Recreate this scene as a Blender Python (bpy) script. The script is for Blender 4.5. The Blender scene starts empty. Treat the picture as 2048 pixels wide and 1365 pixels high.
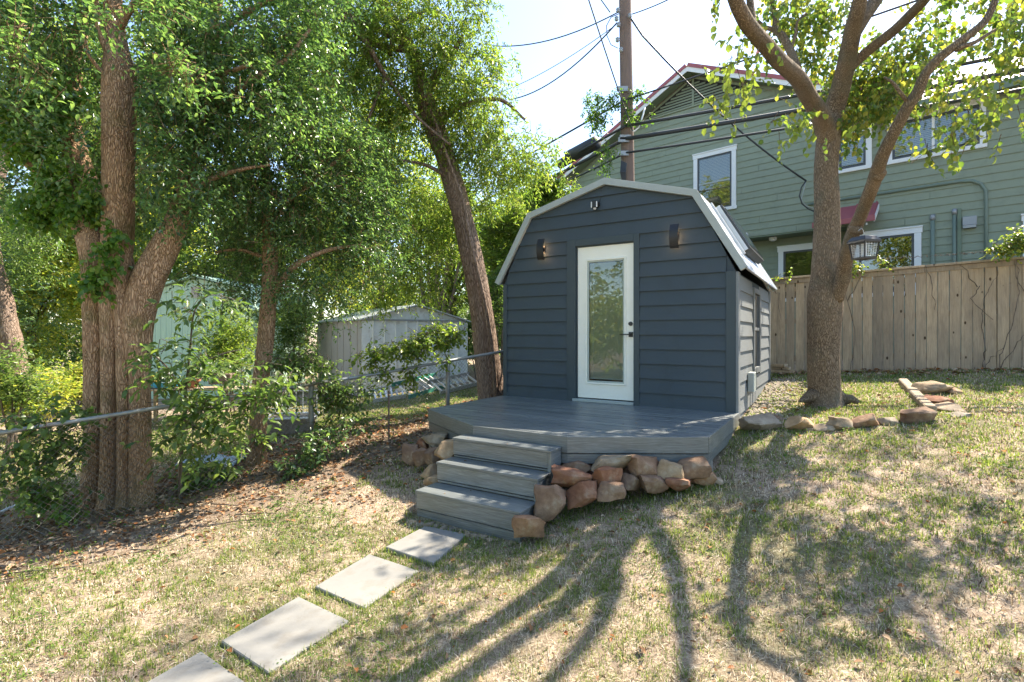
import bpy, math, random
import numpy as np
from mathutils import Vector, Matrix
R = math.radians
rng = np.random.default_rng(7)
random.seed(7)
C = bpy.context.scene.collection
SC = bpy.context.scene

# ------------------------------------------------------------------ camera, sky, sun, exposure
EYE = 1.6
FPX = 1040.0
cam = bpy.data.cameras.new("camera"); camo = bpy.data.objects.new("camera", cam); C.objects.link(camo)
cam.sensor_width = 36; cam.lens = 36 * FPX / 2048; cam.shift_y = -13.5 / 2048
cam.clip_end = 2000; cam.clip_start = 0.05
camo.location = (0, 0, EYE); camo.rotation_euler = (R(90), 0, 0)
SC.camera = camo
SUNH = Vector((.79, .61, 0)).normalized(); ELEV = 50
sunv = Vector((SUNH.x * math.cos(R(ELEV)), SUNH.y * math.cos(R(ELEV)), math.sin(R(ELEV))))
w = bpy.data.worlds.new("World"); SC.world = w; w.use_nodes = True
nt = w.node_tree; nt.nodes.clear()
sky = nt.nodes.new('ShaderNodeTexSky'); sky.sky_type = 'NISHITA'; sky.sun_disc = False
sky.sun_elevation = R(ELEV); sky.sun_rotation = math.atan2(SUNH.x, SUNH.y)
sky.air_density = 1.0; sky.dust_density = .75; sky.ozone_density = 1.0
bg = nt.nodes.new('ShaderNodeBackground'); bg.inputs[1].default_value = 0.128
wo = nt.nodes.new('ShaderNodeOutputWorld')
nt.links.new(sky.outputs[0], bg.inputs[0]); nt.links.new(bg.outputs[0], wo.inputs[0])
sl = bpy.data.lights.new("sun", 'SUN'); sl.energy = 4.7; sl.angle = R(0.5); sl.color = (1.0, .89, .73)
so = bpy.data.objects.new("sun", sl); C.objects.link(so)
so.rotation_euler = sunv.to_track_quat('Z', 'Y').to_euler(); so.location = (8, 8, 20)
SC.view_settings.view_transform = 'Standard'; SC.view_settings.look = 'None'
SC.view_settings.exposure = 1.78; SC.view_settings.gamma = 1.0; SC.view_settings.use_curve_mapping = False
SC.cycles.max_bounces = 8; SC.cycles.diffuse_bounces = 4; SC.cycles.transparent_max_bounces = 10
SC.cycles.transmission_bounces = 5; SC.cycles.glossy_bounces = 3

# ------------------------------------------------------------------ helpers
def at(px, py, Y):
    """world point seen at photograph pixel (px, py) when it stands Y metres ahead"""
    return np.array([(px - 1024) / FPX * Y, Y, EYE + (669 - py) / FPX * Y])

def setp(o, label=None, cat=None, group=None, kind=None):
    if label: o['label'] = label
    if cat: o['category'] = cat
    if group: o['group'] = group
    if kind: o['kind'] = kind
    return o

def empty(name, loc, rz=0, label=None, cat=None, group=None):
    o = bpy.data.objects.new(name, None); C.objects.link(o)
    o.empty_display_size = .2; o.location = loc; o.rotation_euler = (0, 0, rz)
    return setp(o, label, cat, group)

def link(name, me, m=None, parent=None, kind=None, label=None):
    o = bpy.data.objects.new(name, me); C.objects.link(o)
    if m is not None and not me.materials: me.materials.append(m)
    if parent: o.parent = parent
    return setp(o, label, kind=kind)

def mesh_arr(name, V, F, smooth=False):
    V = np.asarray(V, dtype=np.float32); F = np.asarray(F, dtype=np.int32)
    me = bpy.data.meshes.new(name)
    me.vertices.add(len(V)); me.vertices.foreach_set('co', V.ravel())
    k = F.shape[1]
    me.loops.add(F.size); me.loops.foreach_set('vertex_index', F.ravel())
    me.polygons.add(len(F)); me.polygons.foreach_set('loop_start', np.arange(0, F.size, k, dtype=np.int32))
    me.polygons.foreach_set('loop_total', np.full(len(F), k, dtype=np.int32))
    if smooth: me.polygons.foreach_set('use_smooth', np.ones(len(F), dtype=bool))
    me.update(calc_edges=True)
    return me

class MB:
    def __init__(s): s.v = []; s.f = []
    def add(s, V, F):
        b = len(s.v); s.v += [tuple(map(float, p)) for p in V]; s.f += [tuple(int(i) + b for i in f) for f in F]; return s
    def box(s, a, b, bev=0.0):
        x0, y0, z0 = a; x1, y1, z1 = b
        V = [(x0,y0,z0),(x1,y0,z0),(x1,y1,z0),(x0,y1,z0),(x0,y0,z1),(x1,y0,z1),(x1,y1,z1),(x0,y1,z1)]
        return s.add(V, [(0,3,2,1),(4,5,6,7),(0,1,5,4),(1,2,6,5),(2,3,7,6),(3,0,4,7)])
    def beam(s, p, q, w, h, up=(0,0,1)):
        p = Vector(p); q = Vector(q); d = (q - p).normalized(); u = Vector(up)
        sx = d.cross(u).normalized(); u = sx.cross(d).normalized()
        V = []
        for c in (p, q):
            for a, b in ((-1,-1),(1,-1),(1,1),(-1,1)): V.append(c + sx*(a*w/2) + u*(b*h/2))
        return s.add(V, [(0,1,2,3),(7,6,5,4),(0,4,5,1),(1,5,6,2),(2,6,7,3),(3,7,4,0)])
    def tube(s, pts, rad, n=8, cap=True):
        pts = [Vector(p) for p in pts]
        rad = rad if hasattr(rad, '__len__') else [rad] * len(pts)
        V = []; F = []; side = None
        for i, p in enumerate(pts):
            d = (pts[min(i+1, len(pts)-1)] - pts[max(i-1, 0)]).normalized()
            if side is None: side = d.orthogonal().normalized()
            side = (side - d * side.dot(d)).normalized(); u = d.cross(side)
            for k in range(n):
                a = 2*math.pi*k/n; V.append(p + (side*math.cos(a) + u*math.sin(a)) * rad[i])
        for i in range(len(pts)-1):
            for k in range(n):
                a = i*n+k; b = i*n+(k+1) % n; F.append((a, b, b+n, a+n))
        if cap:
            F.append(tuple(reversed(range(n)))); F.append(tuple(range((len(pts)-1)*n, len(pts)*n)))
        return s.add(V, F)
    def prism(s, poly, y0, y1, wedge=None):
        """poly in (x, z); thickness in y from y0 (outer, towards -y) to y1"""
        n = len(poly)
        V = [(x, y0 + (wedge(z) if wedge else 0), z) for x, z in poly] + [(x, y1, z) for x, z in poly]
        F = [tuple(range(n)), tuple(reversed(range(n, 2*n)))] + [(i, i+n, (i+1) % n + n, (i+1) % n) for i in range(n)]
        return s.add(V, F)
    def slab(s, poly, z0, z1):
        n = len(poly)
        V = [(x, y, z1) for x, y in poly] + [(x, y, z0) for x, y in poly]
        F = [tuple(range(n)), tuple(reversed(range(n, 2*n)))] + [(i, i+n, (i+1) % n + n, (i+1) % n) for i in range(n)]
        return s.add(V, F)
    def build(s, name, m, parent=None, smooth=False, bevel=0, kind=None, label=None, fixn=True):
        me = bpy.data.meshes.new(name); me.from_pydata(s.v, [], s.f)
        if fixn:
            import bmesh
            bm = bmesh.new(); bm.from_mesh(me); bmesh.ops.recalc_face_normals(bm, faces=bm.faces)
            if bevel: bmesh.ops.bevel(bm, geom=bm.edges[:], offset=bevel, segments=1, affect='EDGES')
            bm.to_mesh(me); bm.free()
        if smooth: me.polygons.foreach_set('use_smooth', [True]*len(me.polygons))
        me.update()
        return link(name, me, m, parent, kind, label)

def clip(poly, a, b, c):
    """keep the part of a convex polygon where a*x+b*y <= c"""
    out = []
    for i in range(len(poly)):
        p = poly[i]; q = poly[(i+1) % len(poly)]
        dp = a*p[0]+b*p[1]-c; dq = a*q[0]+b*q[1]-c
        if dp <= 0: out.append(p)
        if (dp < 0 < dq) or (dq < 0 < dp):
            t = dp/(dp-dq); out.append((p[0]+t*(q[0]-p[0]), p[1]+t*(q[1]-p[1])))
    return out
def area(p): return abs(sum(p[i][0]*p[(i+1) % len(p)][1]-p[(i+1) % len(p)][0]*p[i][1] for i in range(len(p))))/2 if len(p) > 2 else 0

_lat = {}
def vn(x, y, s, seed=0):
    if seed not in _lat: _lat[seed] = np.random.default_rng(100+seed).random((256, 256))
    g = _lat[seed]; x = np.asarray(x)/s+1000; y = np.asarray(y)/s+1000
    xi = np.floor(x).astype(int); yi = np.floor(y).astype(int); fx = x-xi; fy = y-yi
    fx = fx*fx*(3-2*fx); fy = fy*fy*(3-2*fy)
    a = g[xi % 256, yi % 256]; b = g[(xi+1) % 256, yi % 256]; c = g[xi % 256, (yi+1) % 256]; d = g[(xi+1) % 256, (yi+1) % 256]
    return (a*(1-fx)+b*fx)*(1-fy)+(c*(1-fx)+d*fx)*fy

# terrain height (relative to the eye at the control points)
_cp = np.array([(0,0,-1.63),(3,1,-1.5),(-3,1,-1.75),(0,-6,-1.7),(6,2,-1.25),(8,-3,-1.3),(0,4.1,-1.6),(-.85,4.6,-1.6),(-1.2,2.5,-1.64),
 (1.1,4.2,-1.42),(1.55,4.3,-1.33),(1.95,4.35,-1.27),(2.6,5.3,-1.12),(3.0,6.3,-.99),(4,6.7,-.92),(4.96,9.9,-.72),(8.07,8.2,-.56),(4.45,5.7,-.91),(3.2,5.65,-1.03),(5,3.5,-1.13),
 (-1,5.5,-1.45),(-2.5,5.6,-1.56),(-3.8,5,-1.77),(-4.4,4.5,-1.84),(-3,3,-1.72),(-1.5,6.8,-1.38),(-.5,8,-1.27),(-.2,9,-1.25),(-3.6,12.3,-1.52),(-5.3,15,-1.6),
 (-9,9,-1.9),(-8,6,-1.95),(-12,14,-1.95),(-20,20,-2),(0,14,-1.2),(5,13,-.7),(10,11,-.5),(14,8,-.4),(14,20,-.5),(-15,0,-2.1),(-8,40,-2.0),(10,40,-.6),
 (-40,40,-2.2),(40,40,-.6),(30,0,-.7),(-40,-20,-2),(30,-30,-1.4),(1.5,7,-1.15),(2.5,9,-.95)])
def _ker(d2): return np.sqrt(d2+.36)
_A = _ker(((_cp[:,None,:2]-_cp[None,:,:2])**2).sum(-1)); _wt = np.linalg.solve(_A+1e-3*np.eye(len(_cp)), _cp[:,2]+1.3)
def gz(x, y):
    x = np.atleast_1d(np.asarray(x, float)); y = np.atleast_1d(np.asarray(y, float))
    sc = np.minimum(1, 60/np.maximum(np.hypot(x, y), 1e-6)); xx = x*sc; yy = y*sc
    out = np.zeros_like(xx)
    for (cx, cy, _), wv in zip(_cp, _wt): out += wv*_ker((xx-cx)**2+(yy-cy)**2)
    z = np.clip(out-1.3, -2.4, -.3)
    z = z+(vn(x, y, .8, 1)-.5)*.03+(vn(x, y, .25, 2)-.5)*.018
    return z+EYE
def gz1(x, y): return float(gz(x, y)[0])
def hit(px, py):
    """point of the ground seen at a photograph pixel"""
    lo = 1.0; Y = 1.0
    while Y < 60:
        p = at(px, py, Y)
        if p[2] < gz1(p[0], p[1]): break
        lo = Y; Y *= 1.03
    hi = Y
    for _ in range(14):
        m = (lo+hi)/2; p = at(px, py, m)
        if p[2] < gz1(p[0], p[1]): hi = m
        else: lo = m
    return at(px, py, hi)

# ------------------------------------------------------------------ materials
class NT:
    def __init__(s, name):
        s.m = bpy.data.materials.new(name); s.m.use_nodes = True; s.t = s.m.node_tree; s.t.nodes.clear()
        s.out = s.n('OutputMaterial'); s.tc = s.n('TexCoord')
    def n(s, ty, **kw):
        nd = s.t.nodes.new('ShaderNode'+ty)
        for k, v in kw.items():
            if k.startswith('i_'):
                key = k[2:]; key = int(key) if key.isdigit() else key.replace('_', ' ')
                s.set(nd, key, v)
            else: setattr(nd, k, v)
        return nd
    def set(s, nd, key, v):
        if isinstance(v, bpy.types.NodeSocket): s.t.links.new(v, nd.inputs[key])
        elif isinstance(v, bpy.types.Node): s.t.links.new(v.outputs[0], nd.inputs[key])
        else:
            if isinstance(v, tuple) and len(v) == 3 and nd.inputs[key].type == 'RGBA': v = (*v, 1)
            nd.inputs[key].default_value = v
    def coord(s, scale=(1,1,1), kind='Object'):
        mp = s.n('Mapping'); s.t.links.new(s.tc.outputs[kind], mp.inputs[0]); mp.inputs['Scale'].default_value = scale; return mp
    def noise(s, scale, detail=4, rough=.55, co=None, dist=0):
        nd = s.n('TexNoise'); nd.inputs['Scale'].default_value = scale; nd.inputs['Detail'].default_value = detail
        nd.inputs['Roughness'].default_value = rough; nd.inputs['Distortion'].default_value = dist
        if co is not None: s.t.links.new(co.outputs[0], nd.inputs[0])
        return nd.outputs[0]
    def ramp(s, fac, stops, interp='LINEAR'):
        nd = s.n('ValToRGB'); nd.color_ramp.interpolation = interp; e = nd.color_ramp.elements
        while len(e) < len(stops): e.new(.5)
        for el, (p, c) in zip(e, stops):
            el.position = p; el.color = (*c, 1) if len(c) == 3 else c
        s.set(nd, 0, fac); return nd.outputs[0]
    def mix(s, f, a, b, mode='MIX'):
        nd = s.n('MixRGB', blend_type=mode); s.set(nd, 0, f); s.set(nd, 1, a); s.set(nd, 2, b); return nd.outputs[0]
    def bump(s, h, strength=.5, dist=.01):
        nd = s.n('Bump'); nd.inputs['Strength'].default_value = strength; nd.inputs['Distance'].default_value = dist
        s.set(nd, 'Height', h); return nd.outputs[0]
    def bsdf(s, col, rough=.6, metal=0, bump=None, spec=.5, **kw):
        b = s.n('BsdfPrincipled'); s.set(b, 'Base Color', col); s.set(b, 'Roughness', rough); s.set(b, 'Metallic', metal)
        s.set(b, 'Specular IOR Level', spec)
        for k, v in kw.items(): s.set(b, k.replace('_', ' '), v)
        if bump is not None: s.set(b, 'Normal', bump)
        return b
    def end(s, sh):
        s.t.links.new(sh.outputs[0], s.out.inputs[0]); return s.m
def sc3(c, k): return tuple(min(1, x*k) for x in c)

def m_paint(name, col, grain=(2, 2, 40), var=.18, rough=.55, bs=.25, dirt=None):
    t = NT(name); c1 = t.coord(grain); g = t.noise(6, 6, .6, c1); c2 = t.coord(); b = t.noise(1.3, 5, .6, c2)
    col_ = t.mix(b, sc3(col, 1-var), sc3(col, 1+var))
    col_ = t.mix(t.ramp(g, [(.35, (0,0,0)), (.7, (.22,.22,.22))]), col_, sc3(col, 1.35))
    if dirt:
        d = t.noise(3.5, 8, .7, c2); col_ = t.mix(t.ramp(d, [(.5, (0,0,0)), (.72, (.5,.5,.5))]), col_, dirt)
    return t.end(t.bsdf(col_, t.ramp(b, [(.3, (rough-.08,)*3), (.7, (rough+.1,)*3)]), bump=t.bump(g, bs, .004)))
M = {}
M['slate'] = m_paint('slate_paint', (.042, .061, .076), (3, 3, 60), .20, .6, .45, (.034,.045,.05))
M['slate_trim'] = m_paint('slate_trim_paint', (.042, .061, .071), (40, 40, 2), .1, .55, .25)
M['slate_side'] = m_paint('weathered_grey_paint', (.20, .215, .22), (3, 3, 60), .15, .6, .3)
M['sage'] = m_paint('sage_green_paint', (.235, .275, .20), (2, 2, 40), .10, .6, .2, (.16,.185,.135))
M['sage_dark'] = m_paint('sage_green_trim_paint', (.15, .20, .14), (2, 2, 2), .08, .6, .1)
M['white'] = m_paint('white_trim_paint', (.74, .76, .76), (8, 8, 8), .05, .5, .1)
M['door'] = m_paint('cream_door_paint', (.90, .89, .78), (8, 8, 8), .03, .42, .05)
M['door_dark'] = m_paint('greenish_door_gasket', (.42, .47, .42), (8, 8, 8), .05, .5, .05)
M['charcoal'] = m_paint('charcoal_sash', (.055, .062, .068), (8, 8, 8), .08, .45, .05)
M['black'] = m_paint('black_metal_paint', (.018, .018, .02), (8, 8, 8), .1, .42, .05)
M['red'] = m_paint('red_metal_roofing', (.33, .09, .10), (2, 2, 2), .1, .5, .05)
M['redfaded'] = m_paint('faded_red_metal_roofing', (.50, .27, .26), (2, 2, 2), .1, .5, .05)
M['fascia'] = m_paint('pale_grey_metal_trim', (.36, .40, .385), (2, 2, 2), .06, .5, .05)
M['mint'] = m_paint('mint_green_siding', (.44, .60, .48), (30, 30, 1), .08, .65, .1)
M['greenpaint'] = m_paint('green_fibreglass', (.03, .22, .16), (6, 6, 6), .15, .5, .05)
M['blue'] = m_paint('bright_blue_plastic', (.03, .30, .48), (6, 6, 6), .1, .4, .05)
M['yellow'] = m_paint('yellow_plastic', (.75, .50, .12), (6, 6, 6), .1, .4, .05)
M['beige'] = m_paint('beige_steel', (.40, .37, .34), (2, 2, 2), .08, .6, .05)
M['paleblue'] = m_paint('pale_tarp', (.45, .55, .65), (9, 9, 9), .2, .6, .6)

def m_metal(name, col, rough=.4, metal=.85, rust=None):
    t = NT(name); c = t.coord(); a = t.noise(7, 6, .6, c); b = t.noise(60, 3, .6, c)
    cc = t.mix(a, sc3(col, .75), sc3(col, 1.15))
    if rust: cc = t.mix(t.ramp(t.noise(4, 8, .7, c), [(.52, (0,0,0)), (.7, (.8,.8,.8))]), cc, rust)
    return t.end(t.bsdf(cc, t.ramp(a, [(.3, (rough-.1,)*3), (.7, (rough+.15,)*3)]), metal, t.bump(b, .1, .002)))
M['galv'] = m_metal('galvanised_steel', (.55, .58, .60), .45)
M['galv_dull'] = m_metal('dull_galvanised_steel', (.38, .40, .41), .6, .6)
M['rail'] = m_metal('weathered_steel_rail', (.30, .32, .32), .55, .5, (.2,.14,.1))
M['wire'] = m_metal('chain_link_wire', (.30, .28, .25), .5, .5, (.22,.15,.1))
M['alu'] = m_metal('aluminium', (.62, .63, .64), .4)
M['shedsteel'] = m_metal('white_shed_steel', (.78, .82, .83), .6, .0, (.38,.34,.3))
M['conduit'] = m_paint('painted_conduit', (.16, .21, .17), (6, 6, 6), .1, .5, .05)
M['cable'] = m_paint('black_cable', (.03, .035, .04), (6, 6, 6), .1, .5, .05)

def m_deck(sc_=(1.2, 26, 26)):
    t = NT('grey_composite_decking'); c = t.coord(sc_); g = t.noise(5, 8, .65, c, .6); c2 = t.coord(); b = t.noise(2.2, 5, .6, c2)
    info = t.n('ObjectInfo')
    base = t.ramp(g, [(.30, (.045,.050,.053)), (.48, (.12,.133,.137)), (.72, (.25,.275,.28))])
    base = t.mix(.25, base, t.mix(b, (.08,.09,.092), (.22,.245,.25)))
    base = t.mix(1, base, t.mix(info.outputs['Random'], (.78, .79, .80), (1.18, 1.17, 1.14)), 'MULTIPLY')
    return t.end(t.bsdf(base, t.ramp(b, [(.3, (.30,)*3), (.7, (.48,)*3)]), bump=t.bump(g, .35, .003), spec=.9))
M['deck'] = m_deck(); M['deck_y'] = m_deck((26, 1.2, 26)); M['deck_z'] = m_deck((26, 26, 1.2))

def m_picket():
    t = NT('weathered_cedar'); info = t.n('ObjectInfo')
    add = t.n('VectorMath', operation='ADD'); t.t.links.new(t.tc.outputs['Object'], add.inputs[0])
    cb = t.n('CombineXYZ'); ml = t.n('Math', operation='MULTIPLY', i_0=info.outputs['Random'], i_1=97.0)
    t.t.links.new(ml.outputs[0], cb.inputs[0]); t.t.links.new(ml.outputs[0], cb.inputs[2]); t.t.links.new(cb.outputs[0], add.inputs[1])
    mp = t.n('Mapping'); t.t.links.new(add.outputs[0], mp.inputs[0]); mp.inputs['Scale'].default_value = (16, 16, .9)
    g = t.noise(4, 9, .7, mp, .8)
    m2 = t.n('Mapping'); t.t.links.new(add.outputs[0], m2.inputs[0]); m2.inputs['Scale'].default_value = (3, 3, .8)
    b = t.noise(1.6, 7, .65, m2)
    m3 = t.n('Mapping'); t.t.links.new(add.outputs[0], m3.inputs[0]); m3.inputs['Scale'].default_value = (1, 1, .55)
    vor = t.n('TexVoronoi'); t.t.links.new(m3.outputs[0], vor.inputs[0]); vor.inputs['Scale'].default_value = 5.5
    base = t.ramp(g, [(.25, (.22,.175,.125)), (.48, (.45,.37,.275)), (.8, (.62,.53,.41))])
    base = t.mix(t.ramp(b, [(.35, (.0,)*3), (.7, (.75,)*3)]), base, (.24, .21, .175))
    base = t.mix(t.ramp(vor.outputs['Distance'], [(.0, (1,)*3), (.07, (.9,)*3), (.10, (0,)*3)]), base, (.055, .035, .02))
    tint = t.mix(info.outputs['Random'], (.68, .66, .64), (1.18, 1.08, .95)); base = t.mix(1, base, tint, 'MULTIPLY')
    return t.end(t.bsdf(base, .88, bump=t.bump(g, .6, .004), spec=.12))
M['picket'] = m_picket()

def m_pole():
    t = NT('utility_pole_wood'); c = t.coord((14, 14, .6)); g = t.noise(3, 9, .7, c, .5); c2 = t.coord((1, 1, .35)); b = t.noise(1.1, 4, .6, c2)
    base = t.ramp(g, [(.3, (.075,.052,.042)), (.55, (.19,.125,.10)), (.8, (.27,.19,.15))])
    base = t.mix(b, base, (.22, .17, .14))
    return t.end(t.bsdf(base, .85, bump=t.bump(g, .8, .006), spec=.2))
M['pole'] = m_pole()

def m_bark(name, dark, mid, light, sx=9, sz=1.6, bs=1.0, scale=4.0, moss=None):
    t = NT(name); c = t.coord((sx, sx, sz))
    wv = t.noise(1.6, 3, .5, c)
    ad = t.n('VectorMath', operation='ADD'); t.t.links.new(c.outputs[0], ad.inputs[0])
    w2 = t.n('VectorMath', operation='SCALE'); cc = t.n('TexNoise'); t.t.links.new(c.outputs[0], cc.inputs[0]); cc.inputs['Scale'].default_value = 1.1
    t.t.links.new(cc.outputs['Color'], w2.inputs[0]); w2.inputs['Scale'].default_value = .9
    t.t.links.new(w2.outputs[0], ad.inputs[1])
    v = t.n('TexVoronoi', feature='DISTANCE_TO_EDGE'); t.t.links.new(ad.outputs[0], v.inputs[0]); v.inputs['Scale'].default_value = scale
    fine = t.noise(5, 8, .7, c)
    h = t.mix(.45, t.ramp(v.outputs['Distance'], [(0, (0,)*3), (.22, (1,)*3)]), fine)
    base = t.ramp(h, [(.12, dark), (.48, mid), (.9, light)])
    c2 = t.coord(); b = t.noise(1.7, 5, .6, c2)
    base = t.mix(t.ramp(b, [(.4, (0,)*3), (.7, (.45,)*3)]), base, sc3(light, .9))
    if moss: base = t.mix(t.ramp(t.noise(3, 5, .6, c2), [(.52, (0,)*3), (.68, (.5,)*3)]), base, moss)
    return t.end(t.bsdf(base, .9, bump=t.bump(h, bs, .018), spec=.15))
M['bark_big'] = m_bark('brown_elm_bark', (.08,.045,.024), (.40,.245,.14), (.62,.42,.27), 13, 2.4, 1.0, 5.5, (.09,.11,.03))
M['bark_pear'] = m_bark('grey_pear_bark', (.05,.035,.022), (.19,.14,.095), (.34,.265,.185), 14, 3.6, .9, 5.0, (.13,.14,.11))
M['bark_pecan'] = m_bark('flaky_pecan_bark', (.05,.03,.02), (.21,.145,.105), (.38,.29,.23), 9, 1.4, 1.0, 5.0)
M['bark_far'] = m_bark('distant_bark', (.04,.03,.022), (.14,.11,.085), (.24,.20,.16), 6, 1.5, .8, 3)

def m_leaf(name, cols, gloss=.35, trans=.45, tcol=None, spec=.5):
    t = NT(name); geo = t.n('NewGeometry'); r = geo.outputs['Random Per Island']
    n = len(cols); col = t.ramp(r, [((i+.5)/n if n > 1 else 0, c) for i, c in enumerate(cols)])
    c2 = t.coord(kind='Object'); b = t.noise(2.2, 3, .5, c2)
    col = t.mix(.35, col, t.mix(1, col, t.mix(b, (.55,.6,.6), (1.5,1.4,1.2)), 'MULTIPLY'))
    p = t.bsdf(col, gloss, spec=spec)
    tr = t.n('BsdfTranslucent'); tcl = t.mix(1, col, tcol or (1.65, 1.75, .95), 'MULTIPLY'); t.set(tr, 0, tcl)
    mx = t.n('MixShader'); mx.inputs[0].default_value = trans
    t.t.links.new(p.outputs[0], mx.inputs[1]); t.t.links.new(tr.outputs[0], mx.inputs[2])
    return t.end(mx)
M['leaf_dark'] = m_leaf('dark_glossy_leaves', [(.05,.10,.045), (.075,.145,.055), (.11,.20,.07), (.19,.28,.10)], .30, .50, spec=.9)
M['leaf_mid'] = m_leaf('mid_green_leaves', [(.06,.115,.04), (.09,.15,.045), (.12,.185,.055), (.17,.23,.07)], .35, .5)
M['leaf_lime'] = m_leaf('lime_green_leaves', [(.09,.15,.03), (.13,.205,.04), (.18,.25,.05), (.25,.29,.065)], .4, .55)
M['leaf_pear'] = m_leaf('pear_leaves', [(.09,.155,.035), (.12,.19,.04), (.16,.225,.05), (.22,.25,.055), (.31,.29,.06)], .35, .5)
M['leaf_far'] = m_leaf('sunlit_far_leaves', [(.17,.24,.05), (.25,.32,.06), (.34,.37,.07), (.48,.44,.10)], .5, .5)
M['leaf_fargreen'] = m_leaf('far_green_leaves', [(.08,.14,.055), (.12,.19,.07), (.17,.24,.085)], .5, .45)
M['ivy'] = m_leaf('vine_leaves', [(.07,.15,.03), (.10,.20,.035), (.17,.26,.05)], .35, .48)
M['weed'] = m_leaf('weed_leaves', [(.06,.12,.025), (.09,.17,.035), (.15,.23,.05)], .6, .4, spec=.25)
M['grass_green'] = m_leaf('green_grass', [(.10,.15,.04), (.15,.21,.055), (.21,.26,.075), (.29,.31,.11)], .8, .4, spec=.15)
M['grass_dry'] = m_leaf('dry_grass', [(.11,.08,.05), (.30,.23,.16), (.52,.44,.34), (.72,.66,.55)], .9, .3, (1.25,1.12,.95), spec=.08)
M['litter'] = m_leaf('fallen_leaves', [(.12,.065,.035), (.24,.14,.08), (.36,.24,.15), (.48,.37,.26), (.30,.13,.05)], .85, .15, (1.3,1.1,.8), spec=.15)
M['litter_orange'] = m_leaf('orange_fallen_leaves', [(.35,.10,.02), (.30,.14,.03), (.42,.20,.05)], .5, .3, (1.3,1.1,.8))

def m_ground():
    t = NT('dry_lawn_soil'); c = t.coord()
    a = t.noise(.9, 6, .6, c); b = t.noise(7, 8, .7, c); f = t.noise(55, 6, .75, c); f2 = t.noise(140, 4, .8, c)
    straw = t.ramp(f, [(.3, (.13,.09,.06)), (.45, (.35,.265,.19)), (.6, (.60,.49,.37)), (.8, (.76,.67,.55))])
    soil = t.ramp(f2, [(.3, (.10,.075,.055)), (.6, (.28,.21,.155)), (.8, (.44,.35,.27))])
    green = t.ramp(f, [(.3, (.055,.07,.025)), (.6, (.13,.15,.055)), (.8, (.24,.24,.12))])
    x = t.mix(t.ramp(b, [(.42, (0,)*3), (.62, (.8,)*3)]), straw, soil)
    x = t.mix(t.ramp(a, [(.46, (0,)*3), (.62, (.65,)*3)]), x, green)
    # bare soil under the trees on the left and along the fence: by position
    sp = t.n('SeparateXYZ'); t.t.links.new(t.tc.outputs['Object'], sp.inputs[0])
    m1 = t.n('Math', operation='MULTIPLY_ADD', i_0=sp.outputs['X'], i_1=-.159, i_2=-1.565+.5)
    m2 = t.n('Math', operation='MULTIPLY_ADD', i_0=sp.outputs['Y'], i_1=.1925, i_2=m1)
    m3 = t.n('Math', operation='MULTIPLY_ADD', i_0=b, i_1=.3, i_2=m2)
    x = t.mix(t.ramp(m3, [(.27, (0,)*3), (.42, (.9,)*3), (.95, (.9,)*3), (1.0, (.2,)*3)]), x, soil)
    return t.end(t.bsdf(x, .95, bump=t.bump(t.mix(.5, f, f2), .9, .02), spec=.1))
M['ground'] = m_ground()

def m_rock(name, a, b_, c_):
    t = NT(name); info = t.n('ObjectInfo'); c = t.coord()
    n1 = t.noise(3.2, 6, .6, c); n2 = t.noise(22, 8, .75, c)
    x = t.ramp(n1, [(.3, a), (.5, b_), (.72, c_)]); x = t.mix(t.ramp(n2, [(.3, (.55,)*3), (.7, (0,)*3)]), x, sc3(a, .6))
    x = t.mix(1, x, t.mix(info.outputs['Random'], (.70,.72,.76), (1.22,1.06,.90)), 'MULTIPLY')
    x = t.mix(t.ramp(t.noise(5, 6, .7, c), [(.56, (0,)*3), (.72, (.6,)*3)]), x, (.36, .33, .25))
    return t.end(t.bsdf(x, .88, bump=t.bump(n2, .7, .012), spec=.2))
M['rock'] = m_rock('brown_sandstone', (.16,.10,.068), (.30,.205,.14), (.46,.35,.24))
M['rock_red'] = m_rock('red_brown_sandstone', (.15,.075,.05), (.27,.145,.095), (.38,.24,.16))
M['rock_tan'] = m_rock('tan_sandstone', (.22,.165,.11), (.38,.30,.20), (.52,.44,.32))
M['rock_pale'] = m_rock('pale_limestone', (.22,.19,.15), (.37,.32,.25), (.50,.45,.37))
def m_conc():
    t = NT('concrete_paver'); c = t.coord(); a = t.noise(2.2, 6, .6, c); b = t.noise(90, 6, .8, c)
    x = t.mix(a, (.165,.163,.152), (.285,.28,.262)); x = t.mix(t.ramp(b, [(.3, (.4,)*3), (.6, (0,)*3)]), x, (.25,.24,.22))
    x = t.mix(t.ramp(t.noise(6, 7, .7, c), [(.50, (0,)*3), (.70, (.55,)*3)]), x, (.17,.145,.11))
    return t.end(t.bsdf(x, .9, bump=t.bump(b, .35, .003), spec=.2))
M['concrete'] = m_conc()
M['terracotta'] = m_paint('terracotta', (.42, .17, .09), (8, 8, 8), .2, .8, .3)
def m_glass(name, tint=(.75,.8,.78), boost=2.2, rough=.015):
    t = NT(name); fr = t.n('Fresnel'); fr.inputs[0].default_value = 1.55
    ml = t.n('Math', operation='MULTIPLY_ADD', use_clamp=True, i_0=fr, i_1=boost, i_2=.05)
    tr = t.n('BsdfTransparent'); t.set(tr, 0, tint); gl = t.n('BsdfGlossy'); gl.inputs['Roughness'].default_value = rough
    mx = t.n('MixShader'); t.set(mx, 0, ml); t.t.links.new(tr.outputs[0], mx.inputs[1]); t.t.links.new(gl.outputs[0], mx.inputs[2])
    return t.end(mx)
M['glass'] = m_glass('window_glass', boost=1.2)
M['doorglass'] = m_glass('door_glass', boost=.45)
M['doorblind'] = m_paint('beige_door_blinds', (.74, .68, .55), (8, 8, 8), .05, .6, .0)
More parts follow.
